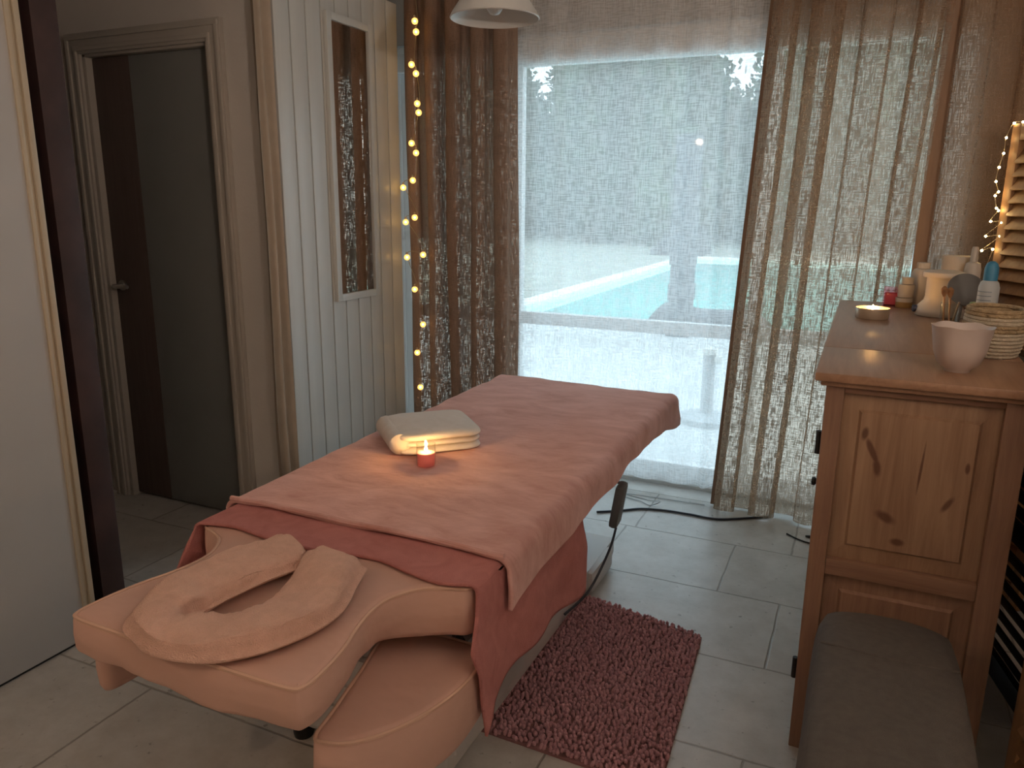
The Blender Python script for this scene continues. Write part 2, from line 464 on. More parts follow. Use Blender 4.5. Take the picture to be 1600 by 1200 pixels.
def lerp_tab(tab, x):
    if x <= tab[0][0]: return tab[0][1]
    for (a, b), (c, d) in zip(tab, tab[1:]):
        if x <= c: 
            t = (x - a) / (c - a); return b + (d - b) * t
    return tab[-1][1]
def nz(x, y=0.0, z=0.0): return mnoise.noise(Vector((x, y, z)))

# ---------------------------------------------------------------- room shell
CH = 2.62           # ceiling height
WY = 3.76           # inner face of the window wall
XL, XR, YB = -2.50, 1.30, -1.70
struct('floor', MB().box(-3.7, XR, YB, WY + .06, -.05, 0), FLOORM, smooth=False)
struct('ceiling', MB().box(-3.7, XR, YB, WY + .3, CH, CH + .1), CEIL, smooth=False)
struct('wall_right', MB().box(XR, XR + .1, YB, WY + .3, 0, CH), WALL, smooth=False)
struct('wall_back', MB().box(-3.7, XR, YB - .1, YB, 0, CH), WALL, smooth=False)
# wall with the inner door, left of the window side of the room
D0, D1, DZ, DY = -3.235, -2.50, 2.06, 2.515
wd = MB().box(-3.7, D0, DY, DY + .11, 0, CH).box(D1, -2.235, DY, DY + .11, 0, CH).box(D0, D1, DY, DY + .11, DZ, CH)
struct('wall_door', wd, WALL, smooth=False)
struct('door_light_blocker', MB().box(-3.7, XL - .1, DY + .12, DY + .2, 0, CH), WALL, smooth=False)  # slab added close behind the door to stop daylight leaking under it
struct('wall_left', MB().box(XL - .1, XL, DY + .11, WY + .3, 0, CH), WALL, smooth=False)
struct('wall_hall', MB().box(-3.8, -3.7, YB, DY + .3, 0, CH), WALL, smooth=False)
# window wall: opening from OX0 to OX1
OX0, OX1, OZ = -2.47, .30, 2.25
ww = MB().box(XL - .1, OX0, WY, WY + .28, 0, CH).box(OX1, XR + .1, WY, WY + .28, 0, CH).box(OX0, OX1, WY, WY + .28, OZ, CH)
struct('wall_window', ww, WALL, smooth=False)
struct('trim_1', MB().box(OX0, OX1, WY + .06, WY + .28, -.05, .02, .004), mat('pale_sill_stone', (.82, .82, .80), .5, .05, 6))

# patio doors: frame, leaves, panes
win = bpy.data.objects.new('window_1', None); COL.objects.link(win); win.location = (0, WY + .04, 0); win['kind'] = 'structure'
WLOC['window_1'] = Vector((0, WY + .04, 0))
fy0, fy1 = WY + .045, WY + .115
fr = MB().box(OX0, OX1, fy0, fy1, OZ - .055, OZ, .004).box(OX0, OX0 + .05, fy0, fy1, .02, OZ - .055, .004).box(OX1 - .05, OX1, fy0, fy1, .02, OZ - .055, .004)
fr.box(OX0 + .05, OX1 - .05, fy0, fy1, .02, .06, .004)
fr.box(-1.80, -1.735, fy0, fy1, .06, OZ - .055, .004)
obj('window_frame', fr, PVC, win)
obj('head_casing', MB().box(OX0 - .03, OX1 + .03, WY - .014, WY - .0005, 2.112, 2.238, .003).box(OX0 - .03, OX1 + .03, WY - .018, WY - .0005, 2.205, 2.238, .003), PVC, win)
def leaf(x0, x1, yo):
    a, b = fy0 + yo, fy0 + yo + .05
    st = .045
    L = MB().box(x0, x0 + st, a, b, .06, OZ - .055, .004).box(x1 - st, x1, a, b, .06, OZ - .055, .004)
    L.box(x0 + st, x1 - st, a, b, 2.115, OZ - .055, .004).box(x0 + st, x1 - st, a, b, .06, .125, .004)
    L.box(x0 + st, x1 - st, a, b, .80, .865, .004)
    o = obj('door_leaf', L, PVC, win)
    ym = (a + b) / 2
    obj('pane', MB().add([(x0 + st, ym, .125), (x1 - st, ym, .125), (x1 - st, ym, .80), (x0 + st, ym, .80)], [(0, 1, 2, 3)]), GLASS, o)
    obj('pane', MB().add([(x0 + st, ym, .865), (x1 - st, ym, .865), (x1 - st, ym, 2.115), (x0 + st, ym, 2.115)], [(0, 1, 2, 3)]), GLASS, o)
leaf(OX0 + .05, -1.80, .01)
leaf(-1.735, -.45, .01)
leaf(-.48, OX1 - .05, .012)

# inner door with its casing
d1 = bpy.data.objects.new('door_1', None); COL.objects.link(d1); d1.location = (-2.87, DY, 0); d1['kind'] = 'structure'; WLOC['door_1'] = Vector((-2.87, DY, 0))
cs = MB()
for (a, b, o_) in ((0, .085, .022), (.012, .03, .03), (.058, .076, .03)):
    cs.box(D0 - b, D0 - a, DY - o_, DY, 0, DZ + b, .003).box(D1 + a, D1 + b, DY - o_, DY, 0, DZ + b, .003)
    cs.box(D0 - b - .0012, D1 + b + .0012, DY - o_ - .0012, DY - .0005, DZ + a, DZ + b + .0012, .003)
cs.box(D0, D0 + .022, DY - .01, DY + .11, 0, DZ, .002).box(D1 - .012, D1, DY - .01, DY + .11, 0, DZ, .002).box(D0, D1, DY - .01, DY + .11, DZ - .012, DZ, .002)
obj('casing', cs, FRAME_PAINT, d1)
obj('door_leaf', MB().box(-2.985, D1 - .014, DY + .02, DY + .06, .012, DZ - .014, .002), GREY_DOOR, d1)
tag(obj('stile_band', MB().box(D0 + .024, -2.986, DY + .02, DY + .06, .012, DZ - .014, .002), BROWN_DOOR, d1), 'dark brown vertical band of the grey door')
hd = MB().tube([(-3.165, DY + .02, 1.05), (-3.165, DY - .035, 1.05), (-3.15, DY - .045, 1.05), (-3.06, DY - .045, 1.052)], .009, 8).lathe([(.0, -.004), (.024, -.004), (.024, .004), (0, .004)], (0, 0, 0), 20, Matrix.Translation((-3.165, DY + .016, 1.05)) @ Matrix.Rotation(PI / 2, 4, 'X'))
obj('door_handle', hd, STEEL, d1)

# ---------------------------------------------------------------- fitted wardrobe on the left
wb = thing('sliding_wardrobe', (-2.6, .2, 0), 'tall white sliding door wardrobe with brass edge trim left of the dark recess', 'wardrobe')
obj('carcass', MB().box(-3.0, -2.42, YB + .02, 1.70, .0, CH - .02), BLACKPAINT_GAPSHADE, wb, smooth=False)  # black puts the shadow gap beside the rear door into the colour
obj('sliding_door', MB().box(-2.285, -2.25, YB + .02, 1.515, .012, CH - .02, .002), WHITE_DOOR, wb)
tr = MB()
for a, b, o_ in ((1.514, 1.527, .006), (1.527, 1.538, .0), (1.538, 1.556, .008)):
    tr.box(-2.287, -2.25 + o_, a, b, .012, CH - .02, .002)
tag(obj('edge_trim', tr, GOLD, wb), 'pale brass edge profile')
tag(obj('rear_door', MB().box(-2.36, -2.30, 1.628, 1.715, .012, CH - .02, .002), DARKWOOD, wb), 'narrow dark brown door edge')
obj('track', MB().box(-2.42, -2.26, YB + .02, 1.70, 0, .011), BLACK, wb)

# ---------------------------------------------------------------- white board panel with mirror, left wall
pn = thing('board_panel', (-2.22, 3.0, 0), 'white panel of vertical tongue and groove boards beside the left curtain', 'panel')
pb = MB(); y0, y1 = 2.555, 3.445; nb = 9; bw = (y1 - y0) / nb
pb.box(-2.238, -2.212, y0, y1, .02, 2.372)
for k in range(nb):
    pb.box(-2.214, -2.20, y0 + k * bw + .0035, y0 + (k + 1) * bw - .0035, .02, 2.372, .0035)
obj('boards', pb, PANELM, pn)
mir = thing('wall_mirror', (-2.195, 3.03, 1.0), 'tall narrow mirror in a thin white frame on the board panel', 'mirror')
my0, my1, mz0, mz1 = 2.865, 3.20, .993, 2.228
fb = MB(); fw = .032
for (a, b, c, d) in ((my0, my0 + fw, mz0, mz1), (my1 - fw, my1, mz0, mz1), (my0 + fw, my1 - fw, mz1 - fw, mz1), (my0 + fw, my1 - fw, mz0, mz0 + fw)):
    fb.box(-2.1995, -2.178, a, b, c, d, .003)
obj('frame', fb, PANELM, mir)
obj('mirror_glass', MB().box(-2.1995, -2.187, my0 + fw - .002, my1 - fw + .002, mz0 + fw - .002, mz1 - fw + .002), MIRROR, mir, smooth=False)

# ---------------------------------------------------------------- curtains
def curtain(name, x0t, x1t, x0b, x1b, y, folds, amp, over, zt, zb, material, seed, label, cat='curtain', along_y=False, nper=14, nv=26, hem=.02, hem_w=0):
    rr = random.Random(seed)
    # irregular fold widths and depths
    w = [rr.uniform(.65, 1.4) for _ in range(folds)]; tot = sum(w)
    cum = [0]
    for q in w: cum.append(cum[-1] + q / tot)
    am = [rr.uniform(.7, 1.25) for _ in range(folds)]
    ov = [rr.uniform(.5, 1.3) for _ in range(folds)]
    pts = []
    for k in range(folds):
        for i in range(nper):
            f = i / nper; ph = 2 * PI * f
            a0 = am[k] * (1 - f) + am[(k + 1) % folds] * f
            lin = cum[k] + (cum[k + 1] - cum[k]) * f
            pts.append((lin, over * ov[k] * math.sin(2 * ph) * (cum[k + 1] - cum[k]), a0 * math.cos(ph), k + f))
    pts.append((1, 0, am[-1], folds))
    nu = len(pts)
    def P(i, v):
        lin, dx, dy, ph = pts[i]
        z = zt + (zb - zt) * v
        x0 = x0t + (x0b - x0t) * v; x1 = x1t + (x1b - x1t) * v
        s = .75 + .35 * v + .2 * nz(ph * .9, v * 1.7, seed)
        x = x0 + (x1 - x0) * (lin + dx * (1 - .25 * v)) + .012 * nz(ph * .7, v * 2.5, seed + 3)
        yy = y + amp * dy * s + .012 * nz(ph * 1.3, v * 3.0, seed + 9)
        if v > .999: z += hem * abs(nz(ph * .8, 5, seed)) * 2
        return (yy, x, z) if along_y else (x, yy, z)
    g = MB(); arc = [0]
    for i in range(1, nu):
        a, b = Vector(P(i - 1, .5)), Vector(P(i, .5)); arc.append(arc[-1] + (a - b).length)
    for j in range(nv):
        for i in range(nu):
            g.v.append(P(i, j / (nv - 1))); g.uv[j * nu + i] = (arc[i], (zb - zt) * j / (nv - 1))
    for j in range(nv - 1):
        for i in range(nu - 1):
            g.f.append((j * nu + i, j * nu + i + 1, (j + 1) * nu + i + 1, (j + 1) * nu + i))
    base = (sum((x0b, x1b)) / 2, y, 0) if not along_y else (y, (x0b + x1b) / 2, 0)
    o = single(name, g, material, base, label, cat, angle=180)
    if hem_w:
        k = max(i for i in range(nu) if arc[i] <= hem_w) + 1
        h = MB()
        for j in range(nv):
            for i in range(k + 1):
                p = g.v[j * nu + i]; h.v.append((p[0], p[1] - .004, p[2]))
        for j in range(nv - 1):
            for i in range(k): h.f.append((j * (k + 1) + i, j * (k + 1) + i + 1, (j + 1) * (k + 1) + i + 1, (j + 1) * (k + 1) + i))
        obj('side_hem', h, HEM, o, angle=180)
    return o
curtain('linen_curtain', -2.19, -1.595, -2.19, -1.57, 3.50, 5, .06, .16, 2.50, .012, LINEN_DARK, 3, 'dark brown linen curtain hanging left of the voile beside the globe lights', hem_w=.05)
curtain('linen_curtain', -.47, .22, -.575, .13, 3.60, 4, .042, .23, 2.50, .008, LINEN, 11, 'backlit brown linen curtain hanging right of the voile down to the floor', nper=22, hem_w=.075)
curtain('linen_curtain', .19, .98, .16, .92, 3.655, 4, .03, .18, 2.50, .01, LINEN, 23, 'brown linen curtain at the far right behind the louvred screen', nper=22, hem_w=.06)
curtain('voile_curtain', -1.73, .34, -1.71, .34, 3.718, 13, .014, .03, 2.50, .05, SHEER, 5, 'sheer white voile curtain across the glass patio door', nper=12)
curtain('voile_curtain', -2.20, -1.79, -2.20, -1.79, 3.70, 4, .012, .03, 2.50, .05, SHEER, 6, 'unseen voile panel added behind the left brown curtain to even its backlight', nper=12)  # hidden extra voile, added to make the light through the curtain uniform
curtain('beige_curtain', 2.445, 2.548, 2.445, 2.548, -2.212, 2, .016, .02, 2.52, .012, BEIGE_CLOTH, 31, 'narrow gathered beige curtain between grey door and white board panel', along_y=True, nper=10)
rod = MB().tube([(-2.3, 3.60, 2.54), (1.1, 3.60, 2.54)], .012, 10)
for x in (-2.1, -.45, 1.0): rod.box(x - .008, x + .008, 3.60, WY, 2.533, 2.547)
single('curtain_rod', rod, mat('dark_metal', (.05, .04, .04), .4, metal=.8), (-.6, 3.6, 2.54), 'dark metal curtain rod running above the patio door', 'curtain rod')

# ---------------------------------------------------------------- globe light string (left)
BULBS = [(-2.072, 2.278), (-2.066, 2.23), (-2.095, 2.086), (-2.071, 2.044), (-2.067, 1.907), (-2.06, 1.865), (-2.104, 1.723), (-2.079, 1.677), (-2.101, 1.546),
         (-2.158, 1.511), (-2.094, 1.365), (-2.148, 1.341), (-2.049, 1.181), (-2.145, 1.165), (-2.103, 1.003), (-2.057, .824), (-2.095, .672), (-2.08, .487)]
gs = thing('globe_light_string', (-2.09, 3.40, .45), 'string of lit clear globe lights hanging down the left brown curtain edge', 'string lights')
wp = [(-2.09, 3.415, 2.52)]
for (x, z) in BULBS: wp.append((x + (.006 if len(wp) % 2 else -.006), 3.415, z + .02))
wp.append((-2.085, 3.415, .30))
obj('wire', MB().tube(spline(wp, 120), .0015, 5), mat('clear_wire', (.35, .28, .16), .4), gs)
def globe_mat():
    M, n, l, b = new_mat('amber_globe'); n.remove(b); o = n['Material Output']
    tr = n.new('ShaderNodeBsdfTransparent'); tr.inputs[0].default_value = (1, .86, .55, 1)
    em = n.new('ShaderNodeEmission'); em.inputs[0].default_value = (1.0, .56, .16, 1); em.inputs[1].default_value = 2.4
    mx = n.new('ShaderNodeMixShader'); mx.inputs[0].default_value = .55
    l.new(tr.outputs[0], mx.inputs[1]); l.new(em.outputs[0], mx.inputs[2]); l.new(mx.outputs[0], o.inputs[0])
    return M
GLOBE = globe_mat()
FILAM = emit('bulb_filament', (1.0, .66, .28), 22.0)
gl_me = None; fl_me = None
for (x, z) in BULBS:
    b_ = MB().ball((x, 3.40, z), .0155, 14)
    o = obj('bulb', b_, GLOBE, gs)
    obj('filament', MB().ball((x, 3.40, z), .0062, 8), FILAM, o)
    obj('socket', MB().lathe([(.0, 0), (.005, 0), (.005, .012), (0, .014)], (x, 3.40, z + .0135), 8), mat('clear_socket', (.5, .42, .28), .4) if 'clear_socket' not in bpy.data.materials else bpy.data.materials['clear_socket'], o)

# ---------------------------------------------------------------- pendant lamps
def pendant(x, y, zr, label, lit):
    t = thing('pendant_lamp', (x, y, zr), label, 'lamp')
    prof = [(r * .87, z) for r, z in ((.176, 0), (.180, .003), (.168, .022), (.125, .075), (.075, .125), (.052, .145), (.030, .155), (.028, .152), (.05, .141), (.072, .121), (.122, .071), (.165, .019), (.176, 0))]
    obj('lamp_shade', MB().lathe([(r, z) for r, z in prof], (x, y, zr), 48), ENAMEL, t)
    obj('lamp_holder', MB().lathe([(0, .10), (.022, .10), (.022, .19), (.012, .21), (0, .21)], (x, y, zr), 20), ENAMEL, t)
    bl = MB().lathe([(0, .012), (.016, .016), (.027, .030), (.030, .045), (.026, .062), (.015, .085), (.013, .105), (0, .105)], (x, y, zr), 20)
    obj('bulb', bl, emit('warm_bulb', (1.0, .62, .30), 30.0) if lit else mat('frosted_bulb', (.75, .75, .73), .3), t)
    obj('cord', MB().tube([(x, y, zr + .2), (x, y, CH - .03)], .004, 8), mat('white_cord', (.6, .6, .58), .5), t)
    obj('ceiling_rose', MB().lathe([(0, -.03), (.03, -.03), (.045, -.008), (.045, 0), (0, 0)], (x, y, CH), 24), ENAMEL, t)
    if lit:
        ld = bpy.data.lights.new('bulb_light', 'POINT'); ld.energy = LAMP_W; ld.color = (1.0, .68, .45); ld.shadow_soft_size = .03
        lo = bpy.data.objects.new('bulb_light', ld); COL.objects.link(lo); lo.parent = t; lo.location = (0, 0, -.012)
pendant(-1.262, 2.60, 2.064, 'white cone pendant lamp, unlit, hanging over the massage table', False)
pendant(-1.66, -.50, 2.06, 'lit white cone pendant lamp behind the camera, reflected in the glass', True)

ul = thing('added_fill_lamp', (1.12, .25, 0), 'added fill lamp, out of view to the right of the camera', 'lamp')  # lamp added out of view to raise the room brightness
obj('base', MB().lathe([(0, 0), (.13, 0), (.13, .015), (.02, .03), (0, .03)], (1.12, .25, 0), 28), ENAMEL, ul)
obj('pole', MB().lathe([(0, .03), (.012, .03), (.012, 1.72), (0, 1.72)], (1.12, .25, 0), 16), ENAMEL, ul)
obj('bowl', MB().lathe([(0, 1.70), (.05, 1.71), (.12, 1.76), (.15, 1.81), (.146, 1.81), (.117, 1.765), (.05, 1.718), (0, 1.71)], (1.12, .25, 0), 32), ENAMEL, ul)
ud = bpy.data.lights.new('fill_light', 'POINT'); ud.energy = FILL_W; ud.color = (1.0, .82, .68); ud.shadow_soft_size = .06
uo = bpy.data.objects.new('fill_light', ud); COL.objects.link(uo); uo.parent = ul; uo.location = (0, 0, 1.83)

# ---------------------------------------------------------------- massage table
CX = -1.065
mt = thing('massage_table', (CX, 2.0, 0), 'white based massage table fitted with a peach cover', 'massage table')
# base
bs = MB().box(-1.33, -.82, 1.44, 2.84, .035, .115, .02)
obj('base', bs, WHITE_PL, mt)
colb = MB()
colb.prism([(-1.29, 1.41), (-.86, 1.41), (-.815, 1.45), (-.815, 1.92), (-.88, 2.0), (-1.24, 2.0), (-1.335, 1.92), (-1.335, 1.45)], .06, .34, .022)
colb.box(-1.25, -.90, 1.40, 1.44, .13, .17, .012).box(-1.25, -.90, 1.40, 1.44, .20, .24, .012)
colb.prism([(-1.20, 1.60), (-.93, 1.60), (-.90, 1.64), (-.90, 2.3), (-1.23, 2.3), (-1.23, 1.64)], .30, .47, .012)
col_o = obj('pedestal', colb, WHITE_PL, mt)
kn = MB().lathe([(0, 0), (.028, 0), (.03, .006), (.022, .016), (0, .02)], (0, 0, 0), 20, Matrix.Translation((-.865, 1.41, .285)) @ Matrix.Rotation(PI / 2, 4, 'X'))
obj('knob', kn, CREAM, col_o)
for (x, y) in ((-1.29, 1.455), (-.85, 1.455), (-1.28, 2.80), (-.86, 2.80)):
    obj('castor', MB().lathe([(0, 0), (.026, 0), (.028, .01), (.028, .03), (.012, .036), (0, .036)], (x, y, 0), 18), BLACK, mt)
obj('foot_cap', MB().box(-.865, -.80, 2.50, 2.76, .02, .11, .025), WHITE_PL, mt)
fr = MB().box(-1.34, -.79, 1.36, 2.95, .505, .53, .004).box(-1.20, -1.16, 1.4, 2.6, .46, .51, .004).box(-.97, -.93, 1.4, 2.6, .46, .51, .004)
fr.tube([(-.80, 1.43, .505), (-.81, 1.47, .42), (-.83, 1.53, .33)], .012, 8)
obj('frame', fr, mat('red_brown_frame', (.10, .045, .04), .5), mt)
obj('lever', MB().tube([(-.765, 1.40, .50), (-.775, 1.42, .44)], .009, 8).tube([(-.775, 1.42, .445), (-.782, 1.435, .395)], .0135, 10), BLACK, mt)

def cushion(poly, z0, z1, r, closed_n=90, fz=None, crown=.0):
    """soft pad from a closed plan outline, rounded rims; fz may move the finished points"""
    O = spline([(p[0], p[1], 0) for p in poly], closed_n, True)
    n = len(O); nor = []
    area = sum(O[i].x * O[(i + 1) % n].y - O[(i + 1) % n].x * O[i].y for i in range(n))
    sg = 1 if area > 0 else -1
    for i in range(n):
        t = (O[(i + 1) % n] - O[i - 1]).normalized(); nor.append(Vector((t.y, -t.x, 0)) * sg)
    prof = [(-r * 1.3, z0), (-r, z0), (-r * .3, z0 + r * .3), (0, z0 + r), (.003, (z0 + z1) / 2), (0, z1 - r), (-r * .3, z1 - r * .3), (-r, z1), (-r * 1.4, z1 + crown * .6)]
    g = MB()
    for (d, z) in prof:
        for i in range(n):
            p = O[i] + nor[i] * d; g.v.append((p.x, p.y, z))
    for k in range(len(prof) - 1):
        for i in range(n):
            i2 = (i + 1) % n
            g.f.append((k * n + i, k * n + i2, (k + 1) * n + i2, (k + 1) * n + i))
    for base, zz in ((0, z0), ((len(prof) - 1) * n, z1 + crown * .6)):
        ring = [Vector((g.v[base + i][0], g.v[base + i][1])) for i in range(n)]
        st = .03 if base else .15
        xs = [p.x for p in ring]; ys = [p.y for p in ring]
        inner = []
        xx = min(xs) + st / 2
        while xx < max(xs):
            yy = min(ys) + st / 2
            while yy < max(ys):
                hit = False
                for i in range(n):
                    a, b = ring[i], ring[(i + 1) % n]
                    if (a.y > yy) != (b.y > yy) and xx < (b.x - a.x) * (yy - a.y) / (b.y - a.y) + a.x: hit = not hit
                if hit and min((p - Vector((xx, yy))).length for p in ring) > st * .45: inner.append(Vector((xx, yy)))
                yy += st
            xx += st
        vo, eo, fo, ov, oe, of = delaunay_2d_cdt(ring + inner, [], [list(range(n))], 1, 1e-6)
        idx = {}
        for k, p in enumerate(vo):
            src = ov[k][0] if ov[k] else None
            if src is not None and src < n: idx[k] = base + src
            else: g.v.append((p.x, p.y, zz)); idx[k] = len(g.v) - 1
        g.f += [tuple(idx[k] for k in f) for f in fo]
    if fz: g.v = [fz(*p) for p in g.v]
    edge = [O[i] + nor[i] * (-r * .25) for i in range(n)]
    ed = [(p.x, p.y, z1 - r * .25) for p in edge]
    if fz: ed = [fz(*p) for p in ed]
    return g, ed

HZ = .655
body_poly = [(-1.43, 1.42), (-1.43, 1.50), (-1.43, 2.2), (-1.43, 2.90), (-1.425, 3.0), (-1.36, 3.03), (-1.06, 3.03), (-.77, 3.03), (-.705, 3.0), (-.70, 2.90), (-.70, 2.2), (-.70, 1.50), (-.70, 1.42), (-.76, 1.40), (-1.06, 1.40), (-1.37, 1.40)]
g, ed = cushion(body_poly, .55, HZ, .022, 120)
obj('mattress', g, SHEET, mt)
half = [(0, .872), (.15, .872), (.255, .875), (.282, .892), (.283, .95), (.272, 1.02), (.250, 1.10), (.242, 1.165), (.252, 1.215), (.285, 1.265), (.335, 1.292), (.368, 1.305), (.380, 1.335), (.381, 1.40), (.375, 1.43), (.2, 1.44)]
head_poly = [(CX + a, b) for a, b in half] + [(CX - a, b) for a, b in half[::-1][:-1]]
def head_fz(x, y, z):
    t = max(0, min(1, (y - 1.05) / .3))
    lo = .572 + (.535 - .572) * t
    w = max(0, min(1, (HZ - z) / (HZ - .55)))
    z2 = HZ + (lo - HZ) * w if z < HZ else z
    fold = w * (.017 * nz(x * 8 + y * 6, z * 24, 2.2) + .006 * nz(x * 21, y * 21 + z * 50, 7))
    d = Vector((x - CX, y - 1.2)); 
    if d.length > 1e-4: d.normalize()
    if w > .05: z2 += .018 * nz(x * 5, y * 5, 9) * w
    dip = -.012 * math.exp(-(((x + 1.06) / .12) ** 2 + ((y - 1.03) / .10) ** 2))
    if z >= HZ - .002: z2 += dip + .004 * nz(x * 7, y * 7, 1)
    return (x + d.x * fold, y + d.y * fold, z2)
g, ed = cushion(head_poly, .55, HZ, .014, 220, head_fz)
hd = obj('headrest', g, SHEET, mt, angle=60)
obj('piping', MB().tube(ed, .0042, 6, True), PIPING, hd)
# arm rests, a half-moon pad each side below the headrest
arm = [(.215, .985), (.245, .975), (.30, 1.00), (.365, 1.08), (.405, 1.19), (.405, 1.29), (.385, 1.365), (.34, 1.385), (.25, 1.38), (.165, 1.365), (.145, 1.32), (.18, 1.18), (.20, 1.07)]
for sgn in (1, -1):
    sh = 0 if sgn > 0 else -.13
    if sgn < 0: arm = [(min(a, .24 + (a - .24) * .45), b) for a, b in arm]
    poly = [(CX + sgn * a + sh, b + (0 if sgn > 0 else .01)) for a, b in arm]
    g, ed = cushion(poly, .345 if sgn > 0 else .385, .475 if sgn > 0 else .51, .014, 110, lambda x, y, z: (x, y, z + (.012 * nz(x * 6, y * 6, 4) if z < .4 else .006 * nz(x * 8, y * 8, 5)) + .012 * math.exp(-((y - 1.2) / .12) ** 2) * (1 if z > .46 else 0)))
    a_ = obj('armrest', g, SHEET, mt, angle=60)
    obj('piping', MB().tube(ed, .0042, 6, True), PIPING, a_)
    obj('bracket', MB().tube([(CX + sgn * .28 + sh, 1.30, .385), (CX + sgn * .22 + sh * .5, 1.41, .395), (CX + sgn * .2, 1.47, .51)], .014, 8), BLACK, a_)

# ---------------------------------------------------------------- cloths on the table
def drape(x0, x1, zt, r, ya, yb, left_z, right_z, nu_top=60, nh=26, nv=90, skew=None, rip=.012, rfreq=16, seed=1, undul=.004, flare=.02, end_drop=0.0):
    """a cloth lying over the table: flat on top, round over both long edges, hanging to left_z(y) / right_z(y)"""
    def row(v):
        y = ya + (yb - ya) * v
        pts = []
        lz, rz = left_z(y), right_z(y)
        for side, hz_, xe in ((-1, lz, x0), (1, rz, x1)):
            L = max(.001, zt - r - hz_)
            hang = [(xe - side * r + side * (r * math.sin(a)), zt - r + r * math.cos(a), 0.0) for a in [PI / 2 * k / 7 for k in range(8)]]
            for k in range(1, nh + 1):
                s = k / nh
                hang.append((xe, zt - r - L * s, L * s))
            pts.append((side, hang))
        left = [(x, z, s) for x, z, s in pts[0][1]][::-1]
        right = pts[1][1]
        xs0, xs1 = x0 + r, x1 - r
        mid = [(xs0 + (xs1 - xs0) * k / nu_top, zt, 0.0) for k in range(1, nu_top)]
        out = []
        for side, lst in ((-1, left), (0, mid), (1, right)):
            for x, z, s in lst:
                yy = y
                if side:
                    ph = y * rfreq + seed + 2.2 * nz(y * 2.1, seed)
                    x += side * (rip * math.sin(ph) * min(1, s / .12) + flare * min(1, s / .15) + .006 * nz(y * 9, s * 12, seed))
                z += undul * (nz(x * 5, y * 5, seed) + .5 * nz(x * 13, y * 13, seed + 5)) * (1 if s == 0 else .3)
                if skew:
                    yy = skew(x, yy, s, side, v)
                out.append((x, yy, z))
        return out
    rows = [row(j / (nv - 1)) for j in range(nv)]
    g = MB(); nu = len(rows[0])
    for rw in rows: g.v += rw
    for j in range(nv - 1):
        for i in range(nu - 1):
            g.f.append((j * nu + i, j * nu + i + 1, (j + 1) * nu + i + 1, (j + 1) * nu + i))
    return g

# rose terry towel: hangs to a point on the near right corner
tw_r = [(1.20, .60), (1.27, .335), (1.30, .325), (1.36, .375), (1.50, .395), (1.70, .39), (1.88, .36), (1.93, .355)]
tw_l = [(1.2, .54), (1.5, .5), (1.93, .48)]
def tw_skew(x, y, s, side, v):
    k = (1 - v) ** 2
    y += .018 * nz(x * 6, 3) * k + k * .012 * math.sin(x * 18)
    if side == 1: y += -.075 * min(1, s / .1) * k + .06 * max(0, s - .1) * k * 3
    if side == -1: y += -.05 * min(1, s / .1) * k
    return y
g = drape(-1.455, -.672, .664, .02, 1.305, 1.94, lambda y: lerp_tab(tw_l, y), lambda y: lerp_tab(tw_r, y - .0), skew=tw_skew, rip=.010, rfreq=22, seed=4, undul=.003, flare=.022)
single('rose_towel', g, TOWEL_R, (CX, 1.6, .66), 'dusty rose terry towel under the plush blanket, hanging to a point over the rug', 'towel', solid=.007, angle=180)
# plush blanket
bl_r = [(1.30, .60), (1.40, .555), (1.46, .57), (1.6, .58), (1.9, .588), (2.2, .592), (2.4, .605), (2.65, .60), (2.85, .585), (3.0, .55), (3.08, .54)]
bl_l = [(1.3, .60), (2.0, .585), (3.1, .58)]
def bl_skew(x, y, s, side, v):
    k = (1 - v) ** 6; k2 = v ** 6
    y += .012 * nz(x * 5, 8) * k + .02 * nz(x * 4, 1) * k2
    if side == 1: y += -.02 * min(1, s / .1) * k + .045 * min(1, s / .08) * k2
    return y
g = drape(-1.475, -.652, .678, .032, 1.43, 3.08, lambda y: lerp_tab(bl_l, y), lambda y: lerp_tab(bl_r, y), nv=150, skew=bl_skew, rip=.006, rfreq=17, seed=9, undul=.006, flare=.012)
# the far end turns down over the foot of the table
bk = single('plush_blanket', g, BLANKET, (CX, 2.2, .67), 'dusty pink plush blanket spread over the massage table', 'blanket', solid=.010, angle=180)
hem = MB()
hp = [(-1.46 + (-.665 + 1.46) * k / 40, 1.432 + .012 * nz((-1.46 + .795 * k / 40) * 5, 8), .681 + .002 * nz(k * .3, 2)) for k in range(41)]
hem.tube(hp, .0075, 8)
obj('hem_roll', hem, BLANKET, bk)

